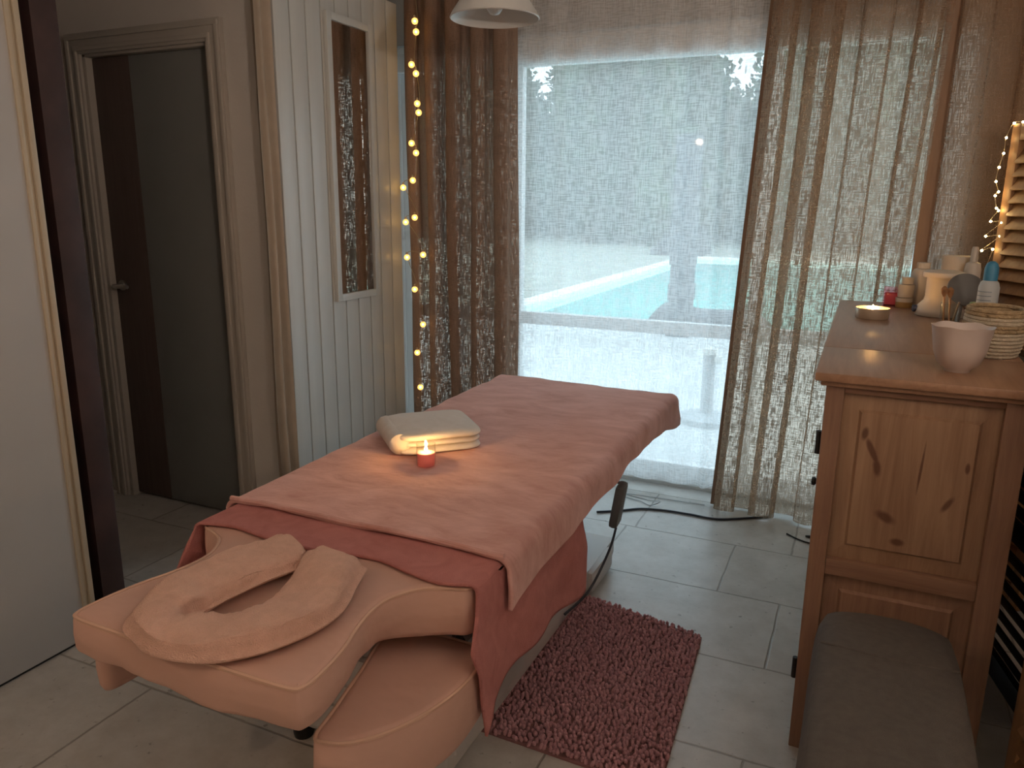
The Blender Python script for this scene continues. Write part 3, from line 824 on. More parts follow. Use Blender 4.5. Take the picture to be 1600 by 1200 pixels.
# horseshoe face towel
cpath = [(-1.094, 1.245), (-1.125, 1.16), (-1.155, 1.06), (-1.165, .985), (-1.150, .925), (-1.105, .893), (-1.05, .893), (-.985, .925), (-.940, .99), (-.930, 1.07), (-.950, 1.15), (-.985, 1.24)]
wpath = [.060, .068, .070, .066, .055, .047, .054, .064, .068, .070, .070, .066]
cp = spline([(x, y, w) for (x, y), w in zip(cpath, wpath)], 90)
sec = []
NS = 40
g = MB()
for i, p in enumerate(cp):
    t = (cp[min(i + 1, 89)] - cp[max(i - 1, 0)]); t = Vector((t.x, t.y, 0)).normalized(); nn = Vector((t.y, -t.x, 0))
    w = p.z
    e = min(1, min(i, 89 - i) / 2.0); e = .86 + .14 * math.sqrt(e)
    for k in range(NS):
        a = 2 * PI * k / NS
        ca, sa = math.cos(a), math.sin(a)
        side = 1 if ca > 0 else -1
        sx = math.copysign(abs(ca) ** .5, ca) * w * e
        sz = math.copysign(abs(sa) ** .6, sa) * .019
        q = Vector((p.x, p.y, 0)) + nn * sx
        # the towel is folded in layers: a step runs round both long sides
        if abs(ca) > .75 and abs(sz) < .017: q += nn * side * (.007 if sz < -.002 else -.004)
        z = HZ + .024 + sz
        if sa > 0:
            z += .010 * (1 - abs(ca)) + .007 * nz(q.x * 11, q.y * 11, 3) + .0035 * nz(q.x * 38, q.y * 38, 8) + .0032 * nz(q.x * 110, q.y * 110, 4)
            z += .006 * math.sin(ca * 2.2 + 6 * nz(i * .05, 2))
        z += .008 * math.exp(-((i - 8) / 9.0) ** 2) + .006 * math.exp(-((i - 84) / 7.0) ** 2)
        q += nn * .007 * nz(i * .13, ca * 2, 5) + t * .010 * nz(ca * 2.5, i * .02, 11) * (1 if i in (0, 1, 88, 89) else .2)
        g.v.append((q.x, q.y, z))
for i in range(89):
    for k in range(NS):
        k2 = (k + 1) % NS
        g.f.append((i * NS + k, i * NS + k2, (i + 1) * NS + k2, (i + 1) * NS + k))
g.f.append(tuple(range(NS))[::-1]); g.f.append(tuple(89 * NS + k for k in range(NS)))
ft = single('face_towel', g, TERRY, (-1.05, 1.05, HZ), 'peach terry towel folded into a horseshoe on the headrest', 'towel', angle=70)

# folded cream towel: three stacked layers
c0 = Vector((-1.232, 2.078, .683)); TA = R(45)
g = MB()
def slab(w, d, z0, z1, ox=0, oy=0, sd=0, e=.35):
    NU, NV = 40, 14
    T = Matrix.Translation(c0) @ Matrix.Rotation(TA, 4, 'Z')
    o = len(g.v)
    for j in range(NV + 1):
        b = -PI / 2 + PI * j / NV
        cb, sb = abs(math.cos(b)) ** .45, math.copysign(abs(math.sin(b)) ** .8, math.sin(b))
        for i in range(NU):
            a = 2 * PI * i / NU
            x = math.copysign(abs(math.cos(a)) ** .28, math.cos(a)) * w / 2 * (cb if j not in (0, NV) else .0)
            y = math.copysign(abs(math.sin(a)) ** .28, math.sin(a)) * d / 2 * (cb if j not in (0, NV) else .0)
            z = (z0 + z1) / 2 + sb * (z1 - z0) / 2 + .004 * nz(x * 14 + sd, y * 14, sd)
            g.v.append(tuple(T @ Vector((x + ox + .003 * nz(x * 20, y * 20, sd + 4), y + oy, z))))
    for j in range(NV):
        for i in range(NU):
            i2 = (i + 1) % NU
            g.f.append((o + j * NU + i, o + j * NU + i2, o + (j + 1) * NU + i2, o + (j + 1) * NU + i))
slab(.272, .275, .0, .024, 0, .0, 1)
slab(.262, .262, .021, .045, .003, .002, 2)
slab(.275, .280, .041, .074, -.001, .0, 3)
# outer layer wraps down on the left side
T = Matrix.Translation(c0) @ Matrix.Rotation(TA, 4, 'Z')
g.tube([tuple(T @ Vector((-.128, -.125 + .25 * k / 20, .036 + .002 * nz(k * .4)))) for k in range(21)], [.012] + [.0335] * 19 + [.012], 14)
single('folded_towel', g, WTOWEL, c0, 'folded cream towel lying on the pink blanket behind the candle', 'towel', angle=60)

# ---------------------------------------------------------------- candles
def flame_mb(x, y, z, h=.02):
    return MB().lathe([(0, 0), (.0032, h * .15), (.0042, h * .35), (.003, h * .65), (.001, h * .9), (0, h)], (x, y, z), 12)
cx, cy, cz = -1.128, 1.868, .684
cd = thing('glass_candle', (cx, cy, cz), 'lit pink candle in a small glass in front of the folded towel', 'candle')
obj('wax', MB().lathe([(0, .003), (.0255, .003), (.0265, .008), (.0265, .040), (.023, .0405), (0, .039)], (cx, cy, cz), 28), PINKWAX, cd)
obj('glass', MB().lathe([(0, 0), (.027, 0), (.0285, .004), (.0288, .068), (.0275, .068), (.0270, .006), (0, .0025)], (cx, cy, cz), 28), CLEAR, cd)
obj('wick', MB().tube([(cx, cy, cz + .038), (cx + .001, cy, cz + .047)], .0009, 5), BLACK, cd)
obj('flame', flame_mb(cx, cy, cz + .044, .017), FLAME, cd)
DT = 1.055
tx, ty = .037, 3.01
tl = thing('tin_candle', (tx, ty, DT), 'wide shallow tin candle burning on the left edge of the dresser top', 'candle')
obj('tin', MB().lathe([(0, 0), (.052, 0), (.055, .004), (.057, .038), (.0555, .038), (.0535, .006), (0, .005)], (tx, ty, DT), 36), mat('pale_tin', (.62, .52, .40), .35, metal=.5), tl)
obj('wax', MB().lathe([(0, .005), (.053, .006), (.0545, .022), (0, .021)], (tx, ty, DT), 36), WAX, tl)
obj('wick', MB().tube([(tx, ty, DT + .02), (tx, ty, DT + .030)], .001, 5), BLACK, tl)
obj('flame', flame_mb(tx, ty, DT + .028, .02), FLAME, tl)

# ---------------------------------------------------------------- chenille rug
FL, FR, NR, NL = Vector((-.87, 2.515, 0)), Vector((-.378, 2.412, 0)), Vector((-.335, 1.655, 0)), Vector((-.852, 1.672, 0))
def rug_pt(u, v): return FL.lerp(FR, u).lerp(NL.lerp(NR, u), v)
rg = thing('chenille_rug', (-.61, 2.06, 0), 'dusty pink chenille rug on the tiles beside the massage table', 'rug')
g = MB()
outl = [rug_pt(u, v) for u, v in ((0, 0), (1, 0), (1, 1), (0, 1))]
g.add([(p.x, p.y, .001) for p in outl] + [(p.x, p.y, .009) for p in outl], [(3, 2, 1, 0), (4, 5, 6, 7), (0, 1, 5, 4), (1, 2, 6, 5), (2, 3, 7, 6), (3, 0, 4, 7)])
obj('backing', g, RUGB, rg, smooth=False)
g = MB(); rr = random.Random(5)
ico = bmesh.new(); bmesh.ops.create_icosphere(ico, subdivisions=1, radius=1); ico.verts.ensure_lookup_table()
IV = [v.co.copy() for v in ico.verts]; IF = [[v.index for v in f.verts] for f in ico.faces]; ico.free()
NUU, NVV = 38, 56
for j in range(NVV):
    for i in range(NUU):
        p = rug_pt((i + .5 + rr.uniform(-.35, .35)) / NUU, (j + .5 + rr.uniform(-.35, .35)) / NVV)
        T = Matrix.Translation((p.x, p.y, .016 + rr.uniform(-.003, .003))) @ Matrix.Rotation(rr.uniform(0, 6.3), 4, 'Z') @ Matrix.Rotation(rr.uniform(-.6, .6), 4, 'Y') @ Matrix.Diagonal((.0062, .0066, .0115 * rr.uniform(.8, 1.2), 1))
        g.add([T @ v for v in IV], IF)
tag(obj('pile', g, RUGM, rg, angle=180), kind='stuff')

# ---------------------------------------------------------------- dresser
dx0, dx1, dy0, dy1 = -.058, .372, 1.982, 3.52
ds = thing('pine_dresser', (.157, 2.77, 0), 'honey coloured pine dresser with panelled side, right of the rug', 'dresser')
for xa, xb in ((dx0, dx0 + .042), (dx1 - .052, dx1)):
    for ya in (dy0, dy1 - .05): obj('post', MB().box(xa, xb, ya, ya + .05, .0, 1.025, .003), PINE, ds)
for za, zb, yo in ((1.003, 1.025, .004), (.525, .568, .002), (.085, .14, .004)):
    obj('rail', MB().box(dx0 + .042, dx1 - .052, dy0 + yo, dy0 + .04, za, zb, .003), PINE_X, ds)
def panel_bm(z0, z1, mz):
    x0, x1 = dx0 + .040, dx1 - .050
    a, b = dy0 + .022, dy0 + .010
    pbm = MB().box(x0, x1, dy0 + .024, dy0 + .03, z0, z1)
    ix0, ix1, iz0, iz1 = x0 + mz, x1 - mz, z0 + mz, z1 - mz
    vs = [(x0, a, z0), (x1, a, z0), (x1, a, z1), (x0, a, z1)]
    e = .006
    q = [(ix0 - e, a - .004, iz0 - e), (ix1 + e, a - .004, iz0 - e), (ix1 + e, a - .004, iz1 + e), (ix0 - e, a - .004, iz1 + e)]
    r_ = [(ix0, b, iz0), (ix1, b, iz0), (ix1, b, iz1), (ix0, b, iz1)]
    fs = []
    for k in range(4):
        k2 = (k + 1) % 4
        fs += [(k, k2, 4 + k2, 4 + k), (4 + k, 4 + k2, 8 + k2, 8 + k)]
    fs.append((8, 9, 10, 11))
    return pbm.add(vs + q + r_, fs)
# knot positions are in the dresser's own coordinates (origin at its base centre)
kx = lambda x: x - .157
KN = [(kx(.040), .905, .010, .022, .15), (kx(.062), .86, .009, .050, -.45), (kx(.075), .825, .012, .030, -.2), (kx(.170), .84, .0035, .075, .05), (kx(.235), .755, .010, .028, .5), (kx(.265), .85, .006, .016, 0), (kx(.105), .70, .03, .016, .4), (kx(.14), .64, .02, .012, 0)]
PINE_P = wood('pine_panel', (.24, .13, .075), (.40, .25, .155), 2, .45, 2.2, KN)
obj('side_panel', panel_bm(.568, 1.003, .046), PINE_P, ds, smooth=False)
obj('side_panel', panel_bm(.14, .525, .046), PINE, ds, smooth=False)
cb = MB().box(dx0 + .022, dx1 - .01, dy0 + .035, dy1 - .03, .09, 1.02)
obj('carcass', cb, PINE, ds, smooth=False)
nd = 3
for k in range(nd):
    a = dy0 + .052 + k * (dy1 - dy0 - .104) / nd; b = a + (dy1 - dy0 - .104) / nd - .004
    dr = obj('door', MB().box(dx0 + .002, dx0 + .022, a, b, .14, 1.0, .003).box(dx0 - .004, dx0 + .004, a + .08, b - .08, .22, .92, .003), PINE, ds)
    obj('knob', MB().lathe([(0, 0), (.008, 0), (.007, .012), (.014, .02), (.012, .028), (0, .03)], (0, 0, 0), 14, Matrix.Translation((dx0, b - .03, .6)) @ Matrix.Rotation(-PI / 2, 4, 'Y')), BLACK, dr)
for z in (.215, .86):
    obj('hinge', MB().tube([(dx0 - .006, dy0 + .045, z - .03), (dx0 - .006, dy0 + .045, z + .03)], .0075, 8), BLACK, ds)
tp = MB()
tp.box(dx0 - .028, dx1 + .028, dy0 - .028, 2.338, 1.033, 1.055, .006).box(dx0 - .028, dx1 + .028, 2.341, dy1 + .02, 1.033, 1.055, .004)
tp.box(dx0 - .014, dx1 + .014, dy0 - .014, dy1 + .01, 1.020, 1.034, .005)
obj('top', tp, PINE_TOP, ds)

# ---------------------------------------------------------------- upholstered bench
bn = thing('upholstered_bench', (.13, 1.43, 0), 'taupe fabric upholstered bench in front of the pine dresser', 'bench')
poly = [(-.018, 1.05), (-.018, 1.4), (-.016, 1.78), (.005, 1.87), (.06, 1.905), (.13, 1.915), (.20, 1.905), (.255, 1.87), (.275, 1.79), (.277, 1.4), (.277, 1.05), (.25, 1.02), (.13, 1.015), (.01, 1.02)]
g, ed = cushion(poly, .395, .505, .035, 120, lambda x, y, z: (x, y, z - .016 * max(0, (y - 1.70) / .2) ** 2 * (1 if z > .45 else 0)), crown=.004)
se = obj('seat', g, GREYFAB, bn, angle=60)
sm = [(-.005 + .27 * k / 24, 1.675 - .01 * math.sin(PI * k / 24), .506 + .0015 * math.sin(PI * k / 24)) for k in range(25)]
obj('seam', MB().tube(sm, .0032, 6), GREYFAB, se)
LEGW = mat('dark_stained_wood', (.05, .028, .018), .5)
for (x, y) in ((.02, 1.10), (.24, 1.10), (.02, 1.77), (.24, 1.77)):
    obj('leg', MB().lathe([(0, 0), (.012, 0), (.02, .40), (0, .40)], (x, y, 0), 14), LEGW, bn)

# ---------------------------------------------------------------- louvred screens
def louvre_panel(parent, name, A, B, z0, z1, material, st=.045, slat=.056, pitch=.047, thick=.022, tilt=R(60)):
    A, B = Vector((*A, 0)), Vector((*B, 0)); d = (B - A); L = d.length; ang = math.atan2(d.y, d.x)
    T = Matrix.Translation(A) @ Matrix.Rotation(ang, 4, 'Z')
    g = MB()
    g.box(0, st, -thick / 2, thick / 2, z0, z1, .003, T).box(L - st, L, -thick / 2, thick / 2, z0, z1, .003, T)
    zm = (z0 + z1) / 2
    for a, b in ((z0 + .02, z0 + .09), (z1 - .06, z1), (zm - .03, zm + .03)): g.box(st, L - st, -thick / 2, thick / 2, a, b, .003, T)
    z = z0 + .12
    while z < z1 - .075:
        if abs(z - zm) > .05:
            Tz = T @ Matrix.Translation((0, 0, z)) @ Matrix.Rotation(tilt, 4, 'X')
            g.box(st - .004, L - st + .004, -slat / 2, slat / 2, -.0035, .0035, .001, Tz)
        z += pitch
    return obj(name, g, material, parent)
sa = thing('louvred_screen', (.6, 3.3, 0), 'folding louvred wood screen behind the dresser lit by tiny fairy lights', 'screen')
louvre_panel(sa, 'screen_panel', (.445, 3.46), (.64, 3.10), 0, 1.74, LOUVRE)
louvre_panel(sa, 'screen_panel', (.66, 3.10), (1.02, 3.36), 0, 1.74, LOUVRE)
sb = thing('louvred_screen', (.5, 1.7, 0), 'brown louvred wood screen at the right edge beside the bench', 'screen')
louvre_panel(sb, 'screen_panel', (.415, 1.84), (.50, 1.40), 0, 1.15, LOUVRE)
louvre_panel(sb, 'screen_panel', (.425, 1.865), (.66, 2.22), 0, 1.15, LOUVRE)
sc = thing('black_shutter', (.50, 2.6, 0), 'black slatted shutter panel standing between dresser and wall', 'shutter')
louvre_panel(sc, 'shutter_panel', (.443, 2.80), (.545, 2.33), 0, 1.0, BLACKPAINT_GAPSHADE, st=.02, slat=.062, pitch=.049, tilt=R(-64))

LEDS = [(.464, 1.745), (.437, 1.742), (.419, 1.692), (.418, 1.637), (.41, 1.587), (.407, 1.536), (.42, 1.499), (.411, 1.485), (.421, 1.44), (.429, 1.431), (.409, 1.391), (.445, 1.387), (.40, 1.336), (.446, 1.337), (.394, 1.282), (.429, 1.288)]
fs_ = thing('fairy_lights', (.43, 3.44, 1.2), 'tiny warm fairy lights strung on wire along the wood screen edge', 'string lights')
obj('wire', MB().tube(spline([(.56, 3.30, 1.748)] + [(x, 3.445, z + .002) for x, z in LEDS] + [(.41, 3.445, 1.20)], 120), .0008, 5), GOLD, fs_)
LEDM = emit('led_glow', (1.0, .70, .28), 55.0)
for (x, z) in LEDS:
    obj('led', MB().ball((x, 3.44, z), .0042, 8), LEDM, fs_)

# ---------------------------------------------------------------- things on the dresser
bx, by = .228, 2.125
PORC = mat('pale_pink_ceramic', (.60, .50, .45), .35, .03, 6)
g = MB()
prof = [(0, .010), (.024, .0), (.027, .0), (.029, .007), (.046, .020), (.056, .048), (.061, .080), (.065, .104), (.068, .112), (.064, .110), (.058, .080), (.052, .048), (.04, .024), (0, .018)]
SEG = 64; vs = []; fs = []
for (r, z) in prof:
    for k in range(SEG):
        a = 2 * PI * k / SEG
        am = min(1, z / .05)
        f = 1 + .022 * am * math.cos(a * 6) ; dz = .0015 * math.cos(a * 6) * max(0, (z - .06) / .048)
        vs.append((bx + r * f * math.cos(a), by + r * f * math.sin(a), DT + z + dz))
for i in range(len(prof) - 1):
    for k in range(SEG):
        k2 = (k + 1) % SEG; fs.append((i * SEG + k, i * SEG + k2, (i + 1) * SEG + k2, (i + 1) * SEG + k))
g.add(vs, fs)
single('ceramic_bowl', g, PORC, (bx, by, DT), 'pale pink fluted ceramic bowl at the front of the dresser top', 'bowl', angle=60)

kx_, ky = .332, 2.42
ROPE = mat('cream_cotton_rope', (.55, .46, .34), .85, .08, 30, bump=.5, bscale=160)
BRAID = mat('natural_jute', (.42, .30, .17), .9, .25, 60, bump=.8, bscale=120)
bk_t = thing('rope_basket', (kx_, ky, DT), 'cream rope basket with braided jute bands on the dresser', 'basket')
def ringtube(z, r, t, sx=.70, sy=.95): return [(kx_ + r * sx * math.cos(2 * PI * k / 40), ky + r * sy * math.sin(2 * PI * k / 40), z) for k in range(40)]
g = MB(); g2 = MB()
for k in range(13):
    z = DT + .0055 + k * .0098; rad = .086 + .014 * math.sin(min(1, k / 5) * PI / 2) - (.006 * max(0, k - 9) / 3)
    (g2 if k in (7, 8, 11, 12) else g).tube(ringtube(z, rad, 0), .0056 if k not in (7, 8, 11, 12) else .0066, 7, True)
g.lathe([(0, .002), (.08, .002), (.08, .006), (0, .006)], (kx_, ky, DT), 32, sx=.7, sy=.95)
obj('basket_wall', g, ROPE, bk_t); tag(obj('jute_band', g2, BRAID, bk_t), 'braided jute bands')

wx, wy = .262, 3.20
wm = thing('wax_warmer', (wx, wy, DT), 'white wax warmer with dark dial standing behind the brush glass', 'wax warmer')
obj('body', MB().lathe([(0, .002), (.082, .002), (.086, .012), (.084, .028), (.070, .042), (.058, .056), (.055, .07), (.055, .14), (0, .14)], (wx, wy, DT), 40), CREAM, wm)
obj('lid', MB().lathe([(0, .14), (.068, .14), (.071, .148), (.069, .158), (.05, .164), (0, .166)], (wx, wy, DT), 40), CREAM, wm)
tag(obj('dial', MB().lathe([(0, 0), (.014, 0), (.012, .012), (0, .013)], (0, 0, 0), 18, Matrix.Translation((wx - .079, wy - .020, DT + .024)) @ Matrix.Rotation(R(15), 4, 'Z') @ Matrix.Rotation(-PI / 2, 4, 'Y')), mat('navy_plastic', (.02, .025, .06), .4), wm), 'dark navy temperature dial')

def bottle(name, x, y, prof, m_body, label, cat, cap=None, m_cap=None, capname='cap', z=DT, extra=None, group=None):
    t = thing(name, (x, y, z), label, cat, group)
    obj('body', MB().lathe(prof, (x, y, z), 28), m_body, t)
    if cap: obj(capname, MB().lathe(cap, (x, y, z), 28), m_cap or CREAM, t)
    if extra: extra(t, x, y, z)
    return t
# tall cream bottle and stacked jars at the back
bottle('cream_bottle', .208, 3.47, [(0, 0), (.040, 0), (.042, .004), (.042, .125), (.034, .145), (.022, .150), (0, .15)], CREAM, 'tall cream plastic bottle left behind the wax warmer', 'bottle', [(.024, .150), (.025, .152), (.025, .172), (0, .174)])
AMB = mat('amber_balm', (.42, .26, .10), .4)
bottle('small_jar', .150, 3.40, [(0, 0), (.028, 0), (.03, .003), (.03, .022), (0, .022)], AMB, 'small amber jar with white lid under two stacked jars', 'jar', [(.031, .022), (.031, .038), (0, .039)])
bottle('cosmetic_jar', .153, 3.402, [(0, 0), (.028, 0), (.029, .003), (.029, .030), (0, .030)], CREAM, 'cream cosmetic jar, middle of the small stack near the pink glass', 'jar', [(.03, .03), (.03, .05), (0, .051)], z=DT + .040)
bottle('cosmetic_jar', .155, 3.40, [(0, 0), (.02, 0), (.021, .003), (.021, .016), (0, .016)], CREAM, 'smallest cream jar on top of the stack near the pink glass', 'jar', [(.022, .016), (.022, .026), (0, .027)], z=DT + .092)
bottle('large_tub', .318, 3.44, [(0, 0), (.060, 0), (.064, .006), (.064, .120), (0, .120)], CREAM, 'large cream tub behind the wax warmer lid', 'tub', [(.068, .12), (.068, .142), (.064, .146), (0, .147)], capname='lid')
bottle('shallow_tub', .325, 3.44, [(0, 0), (.058, 0), (.06, .004), (.06, .042), (0, .042)], CREAM, 'shallow cream tub stacked on the large tub', 'tub', [(.062, .042), (.062, .056), (0, .058)], capname='lid', z=DT + .148)
bottle('pump_bottle', .362, 3.34, [(0, 0), (.028, 0), (.029, .004), (.029, .16), (.024, .185), (.014, .19), (0, .19)], CREAM, 'slim cream bottle with a narrow neck behind the tubs', 'bottle', [(.013, .19), (.012, .235), (.009, .245), (0, .245)])

# pink glass votive
px_, py_ = .108, 3.44
vt = thing('pink_votive', (px_, py_, DT), 'square pink glass votive at the back edge of the dresser', 'candle holder')
g = MB().box(px_ - .033, px_ + .033, py_ - .033, py_ + .033, DT, DT + .075, .004)
obj('glass', g, PINKGLASS, vt)
obj('wax', MB().box(px_ - .027, px_ + .027, py_ - .027, py_ + .027, DT + .006, DT + .050, .003), PINKWAX, vt)

# brush glass
gx, gy = .262, 2.86
bg_t = thing('brush_glass', (gx, gy, DT), 'clear glass holding make-up brushes and sticks behind the bowl', 'glass')
obj('glass', MB().lathe([(0, 0), (.024, 0), (.026, .003), (.028, .085), (.0265, .085), (.0245, .005), (0, .004)], (gx, gy, DT), 28), CLEAR, bg_t)
for k, (ox, oy, hx, hy, h, m_) in enumerate(((-.012, 0, -.020, .004, .145, (.45, .22, .09)), (.004, .008, -.002, .012, .14, (.38, .18, .08)), (.010, -.008, .024, -.004, .125, (.30, .20, .12)))):
    b_ = thing('makeup_brush', (gx + ox, gy + oy, DT + .006), ('copper make-up brush leaning left in the brush glass', 'copper make-up brush upright in the middle of the glass', 'brown wooden stick leaning right in the brush glass')[k], 'brush')
    A = Vector((gx + ox, gy + oy, DT + .007)); B = Vector((gx + hx, gy + hy, DT + h * .72))
    hl = mat('brush_handle', m_, .4)
    obj('handle', MB().tube([A, A.lerp(B, .5), B], [.0025, .003, .0035], 8), hl, b_)
    d = (B - A).normalized()
    if k < 2: obj('bristles', MB().tube([B, B + d * .012, B + d * .026, B + d * .034], [.004, .009, .010, .003], 10), mat('brown_bristles', (.33, .16, .07), .9, .3, 60), b_)
cl = MB().lathe([(0, 0), (.018, 0), (.019, .002), (.021, .05), (.0195, .05), (.0175, .004), (0, .003)], (.305, 2.90, DT), 24)
single('small_tumbler', cl, CLEAR, (.305, 2.90, DT), 'small clear tumbler between brush glass and basket', 'glass')

# grey hand mirror seen tilted, white tube, green bottle
gm = thing('hand_mirror', (.33, 3.02, DT), 'grey round hand mirror leaning against the white warmer', 'hand mirror')
T = Matrix.Translation((.318, 3.02, DT + .115)) @ Matrix.Rotation(R(24), 4, 'Z') @ Matrix.Rotation(R(68), 4, 'X')
obj('disc', MB().lathe([(0, -.005), (.052, -.005), (.057, -.001), (.057, .003), (.052, .006), (0, .006)], (0, 0, 0), 36, T, sx=1.15), mat('grey_plastic', (.17, .165, .16), .5), gm)
obj('handle', MB().tube([(.305, 3.005, DT + .062), (.297, 2.98, DT + .004)], .009, 10), bpy.data.materials['grey_plastic'], gm)
T = Matrix.Translation((.322, 2.88, DT)) @ Matrix.Rotation(R(20), 4, 'Z') @ Matrix.Rotation(R(24), 4, 'Y')
wt = thing('white_tube', (.325, 2.90, DT), 'white cream tube leaning right with dark print near the blue cap bottle', 'tube')
obj('body', MB().box(-.016, .016, -.011, .011, .012, .125, .006, T), CREAM, wt)
pr = MB()
for k in range(5): pr.box(-.0165 - .0002, -.0120, -.006, .006, .03 + .012 * k, .034 + .012 * k, 0, T)
pr.box(-.010, .010, -.0114, -.0108, .035, .050, 0, T)
tag(obj('print', pr, BLACK, wt, smooth=False), 'dark printed lines')
GREEN = mat('green_plastic', (.18, .28, .12), .4)
bottle('green_bottle', .318, 2.78, [(0, 0), (.018, 0), (.019, .003), (.019, .045), (0, .045)], CLEAR, 'small green topped bottle beside the basket', 'bottle', [(.021, .045), (.022, .048), (.020, .066), (.009, .074), (.010, .082), (.014, .092), (.010, .10), (0, .102)], GREEN)
BLUE = mat('sky_blue_cap', (.05, .22, .36), .45)
BODYB = mat('pale_grey_bottle', (.50, .52, .52), .4)
def lab(t, x, y, z):
    gl_ = MB()
    for k in range(7):
        zz = .060 + k * .013
        pts = [(x + 0.0297 * math.cos(a), y + 0.0297 * math.sin(a), z + zz) for a in [PI + .25 + 1.5 * q / 12 for q in range(13)]]
        gl_.tube(pts, .0011, 5)
    tag(obj('label_lines', gl_, mat('label_print', (.22, .26, .30), .5), t), 'fine printed label lines')
    tag(obj('base_band', MB().lathe([(.0290, .001), (.0296, .002), (.0296, .04), (.0290, .042)], (x, y, z), 28), mat('blue_grey_band', (.20, .33, .42), .5), t), 'blue grey base band')
bottle('lotion_bottle', .350, 2.76, [(0, 0), (.028, 0), (.029, .003), (.029, .150), (.025, .165), (.019, .171), (0, .171)], BODYB, 'pale lotion bottle with domed blue cap behind the basket', 'bottle', [(.0195, .171), (.0195, .208), (.015, .222), (.007, .229), (0, .230)], BLUE, extra=lab)
stick = MB().tube([(.375, 2.90, DT), (.385, 2.91, DT + .185)], .0055, 8)
single('wooden_stick', stick, LEGW, (.375, 2.90, DT), 'dark wooden stick standing right of the blue capped bottle', 'stick')
BOXM = wood('thin_wood_box', (.20, .105, .055), (.27, .15, .08), 0)
bxw = thing('wooden_box', (.372, 3.2, DT), 'low wooden box with pale edges at the right end behind the basket', 'box')
obj('body', MB().box(.346, .398, 3.12, 3.28, DT, DT + .082, .002), BOXM, bxw)
obj('lid', MB().box(.344, .400, 3.118, 3.282, DT + .082, DT + .09, .002), PINE_TOP, bxw)

# ---------------------------------------------------------------- cables, remote
rm = thing('hand_control', (-.72, 2.47, .37), 'grey hand control hanging off the far right side of the massage table', 'remote control')
T = Matrix.Translation((-.705, 2.46, .415)) @ Matrix.Rotation(R(8), 4, 'X') @ Matrix.Rotation(R(10), 4, 'Y')
obj('body', MB().box(-.017, .017, -.032, .032, -.085, .085, .014, T), mat('grey_remote', (.16, .165, .17), .5), rm)
hk = MB().tube([(-.705, 2.47, .49), (-.735, 2.47, .515), (-.75, 2.47, .50)], .006, 8)
obj('hook', hk, bpy.data.materials['grey_remote'], rm)
obj('cord', MB().tube(spline([(-.705, 2.445, .335), (-.715, 2.40, .26), (-.75, 2.30, .15), (-.80, 2.2, .10)], 24), .0045, 8), CORD, rm)
cb1 = spline([(-1.05, 3.30, .006), (-.96, 3.36, .006), (-.87, 3.43, .006), (-.76, 3.46, .006), (-.64, 3.465, .006), (-.50, 3.47, .006), (-.30, 3.60, .006)], 60)
single('power_cable', MB().tube(cb1, .0055, 8), CORD, (-.7, 3.45, 0), 'dark power cable lying on the floor along the patio door', 'cable')
cb2 = spline([(-.98, 3.55, .004), (-.90, 3.53, .004), (-.84, 3.50, .004), (-.80, 3.53, .02), (-.86, 3.56, .004), (-.98, 3.60, .004), (-.6, 3.62, .004)], 60)
single('thin_wire', MB().tube(cb2, .002, 6), mat('pale_wire', (.45, .48, .5), .5), (-.9, 3.55, 0), 'thin pale wire curled on the floor by the patio door', 'wire')
cb3 = spline([(-.20, 3.44, .004), (-.15, 3.40, .004), (-.10, 3.38, .004), (-.055, 3.40, .004), (-.06, 3.43, .004), (-.12, 3.45, .004), (-.05, 3.47, .004)], 50)
lp = thing('looped_cord', (-.11, 3.42, 0), 'black cord looped on the floor between curtain and dresser', 'cord')
obj('cord', MB().tube(cb3, .0035, 8), BLACK, lp)
tag(obj('plug', MB().tube([(-.10, 3.445, .010), (-.065, 3.455, .010)], [.004, .009], 10), WHITE_PL, lp), 'white plug')

# ---------------------------------------------------------------- outdoors
GZ = -.10
struct('patio', MB().box(-14, 8, WY + .28, 9.6, GZ - .1, GZ), PATIO, smooth=False)
# lawn with an opening for the pool
P0, P1, P2, P3 = -4.55, 4.0, 9.95, 22.4
lw = MB().box(-30, P0 - .35, 9.6, 40, GZ - .1, GZ - .005).box(P1 + .35, 14, 9.6, 40, GZ - .1, GZ - .005).box(P0 - .35, P1 + .35, P3 + .35, 40, GZ - .1, GZ - .005)
struct('lawn', lw, GRASS, smooth=False)
cpg = MB().box(P0 - .35, P0, P2 - .35, P3 + .35, GZ - .1, GZ + .04, .01).box(P1, P1 + .35, P2 - .35, P3 + .35, GZ - .1, GZ + .04, .01).box(P0, P1, P2 - .35, P2, GZ - .1, GZ + .04, .01).box(P0, P1, P3, P3 + .35, GZ - .1, GZ + .04, .01)
struct('pool_coping', cpg, COPING)
struct('pool_water', MB().box(P0, P1, P2, P3, GZ - .6, GZ - .05), WATER, smooth=False)
pl = MB()
for k in range(11):
    z = GZ + .21 * k
    e = .012 * (k % 2)
    pl.box(-2.095 + e, -1.825 - e, 9.0 + e, 9.28 - e, z, z + .205, .012)
single('stone_pillar', pl, STONE, (-1.96, 9.14, GZ), 'grey stone pillar standing on the patio in front of the pool', 'pillar')
stp = thing('garden_steps', (-5.6, 23.6, GZ), 'low stone steps beyond the far left corner of the pool', 'steps')
for k in range(4):
    obj('step', MB().box(-6.0 + .1 * k, -4.5 - .05 * k, 23.2 + .35 * k, 25.0, GZ + .21 * k, GZ + .21 * (k + 1), .02), STONE, stp)
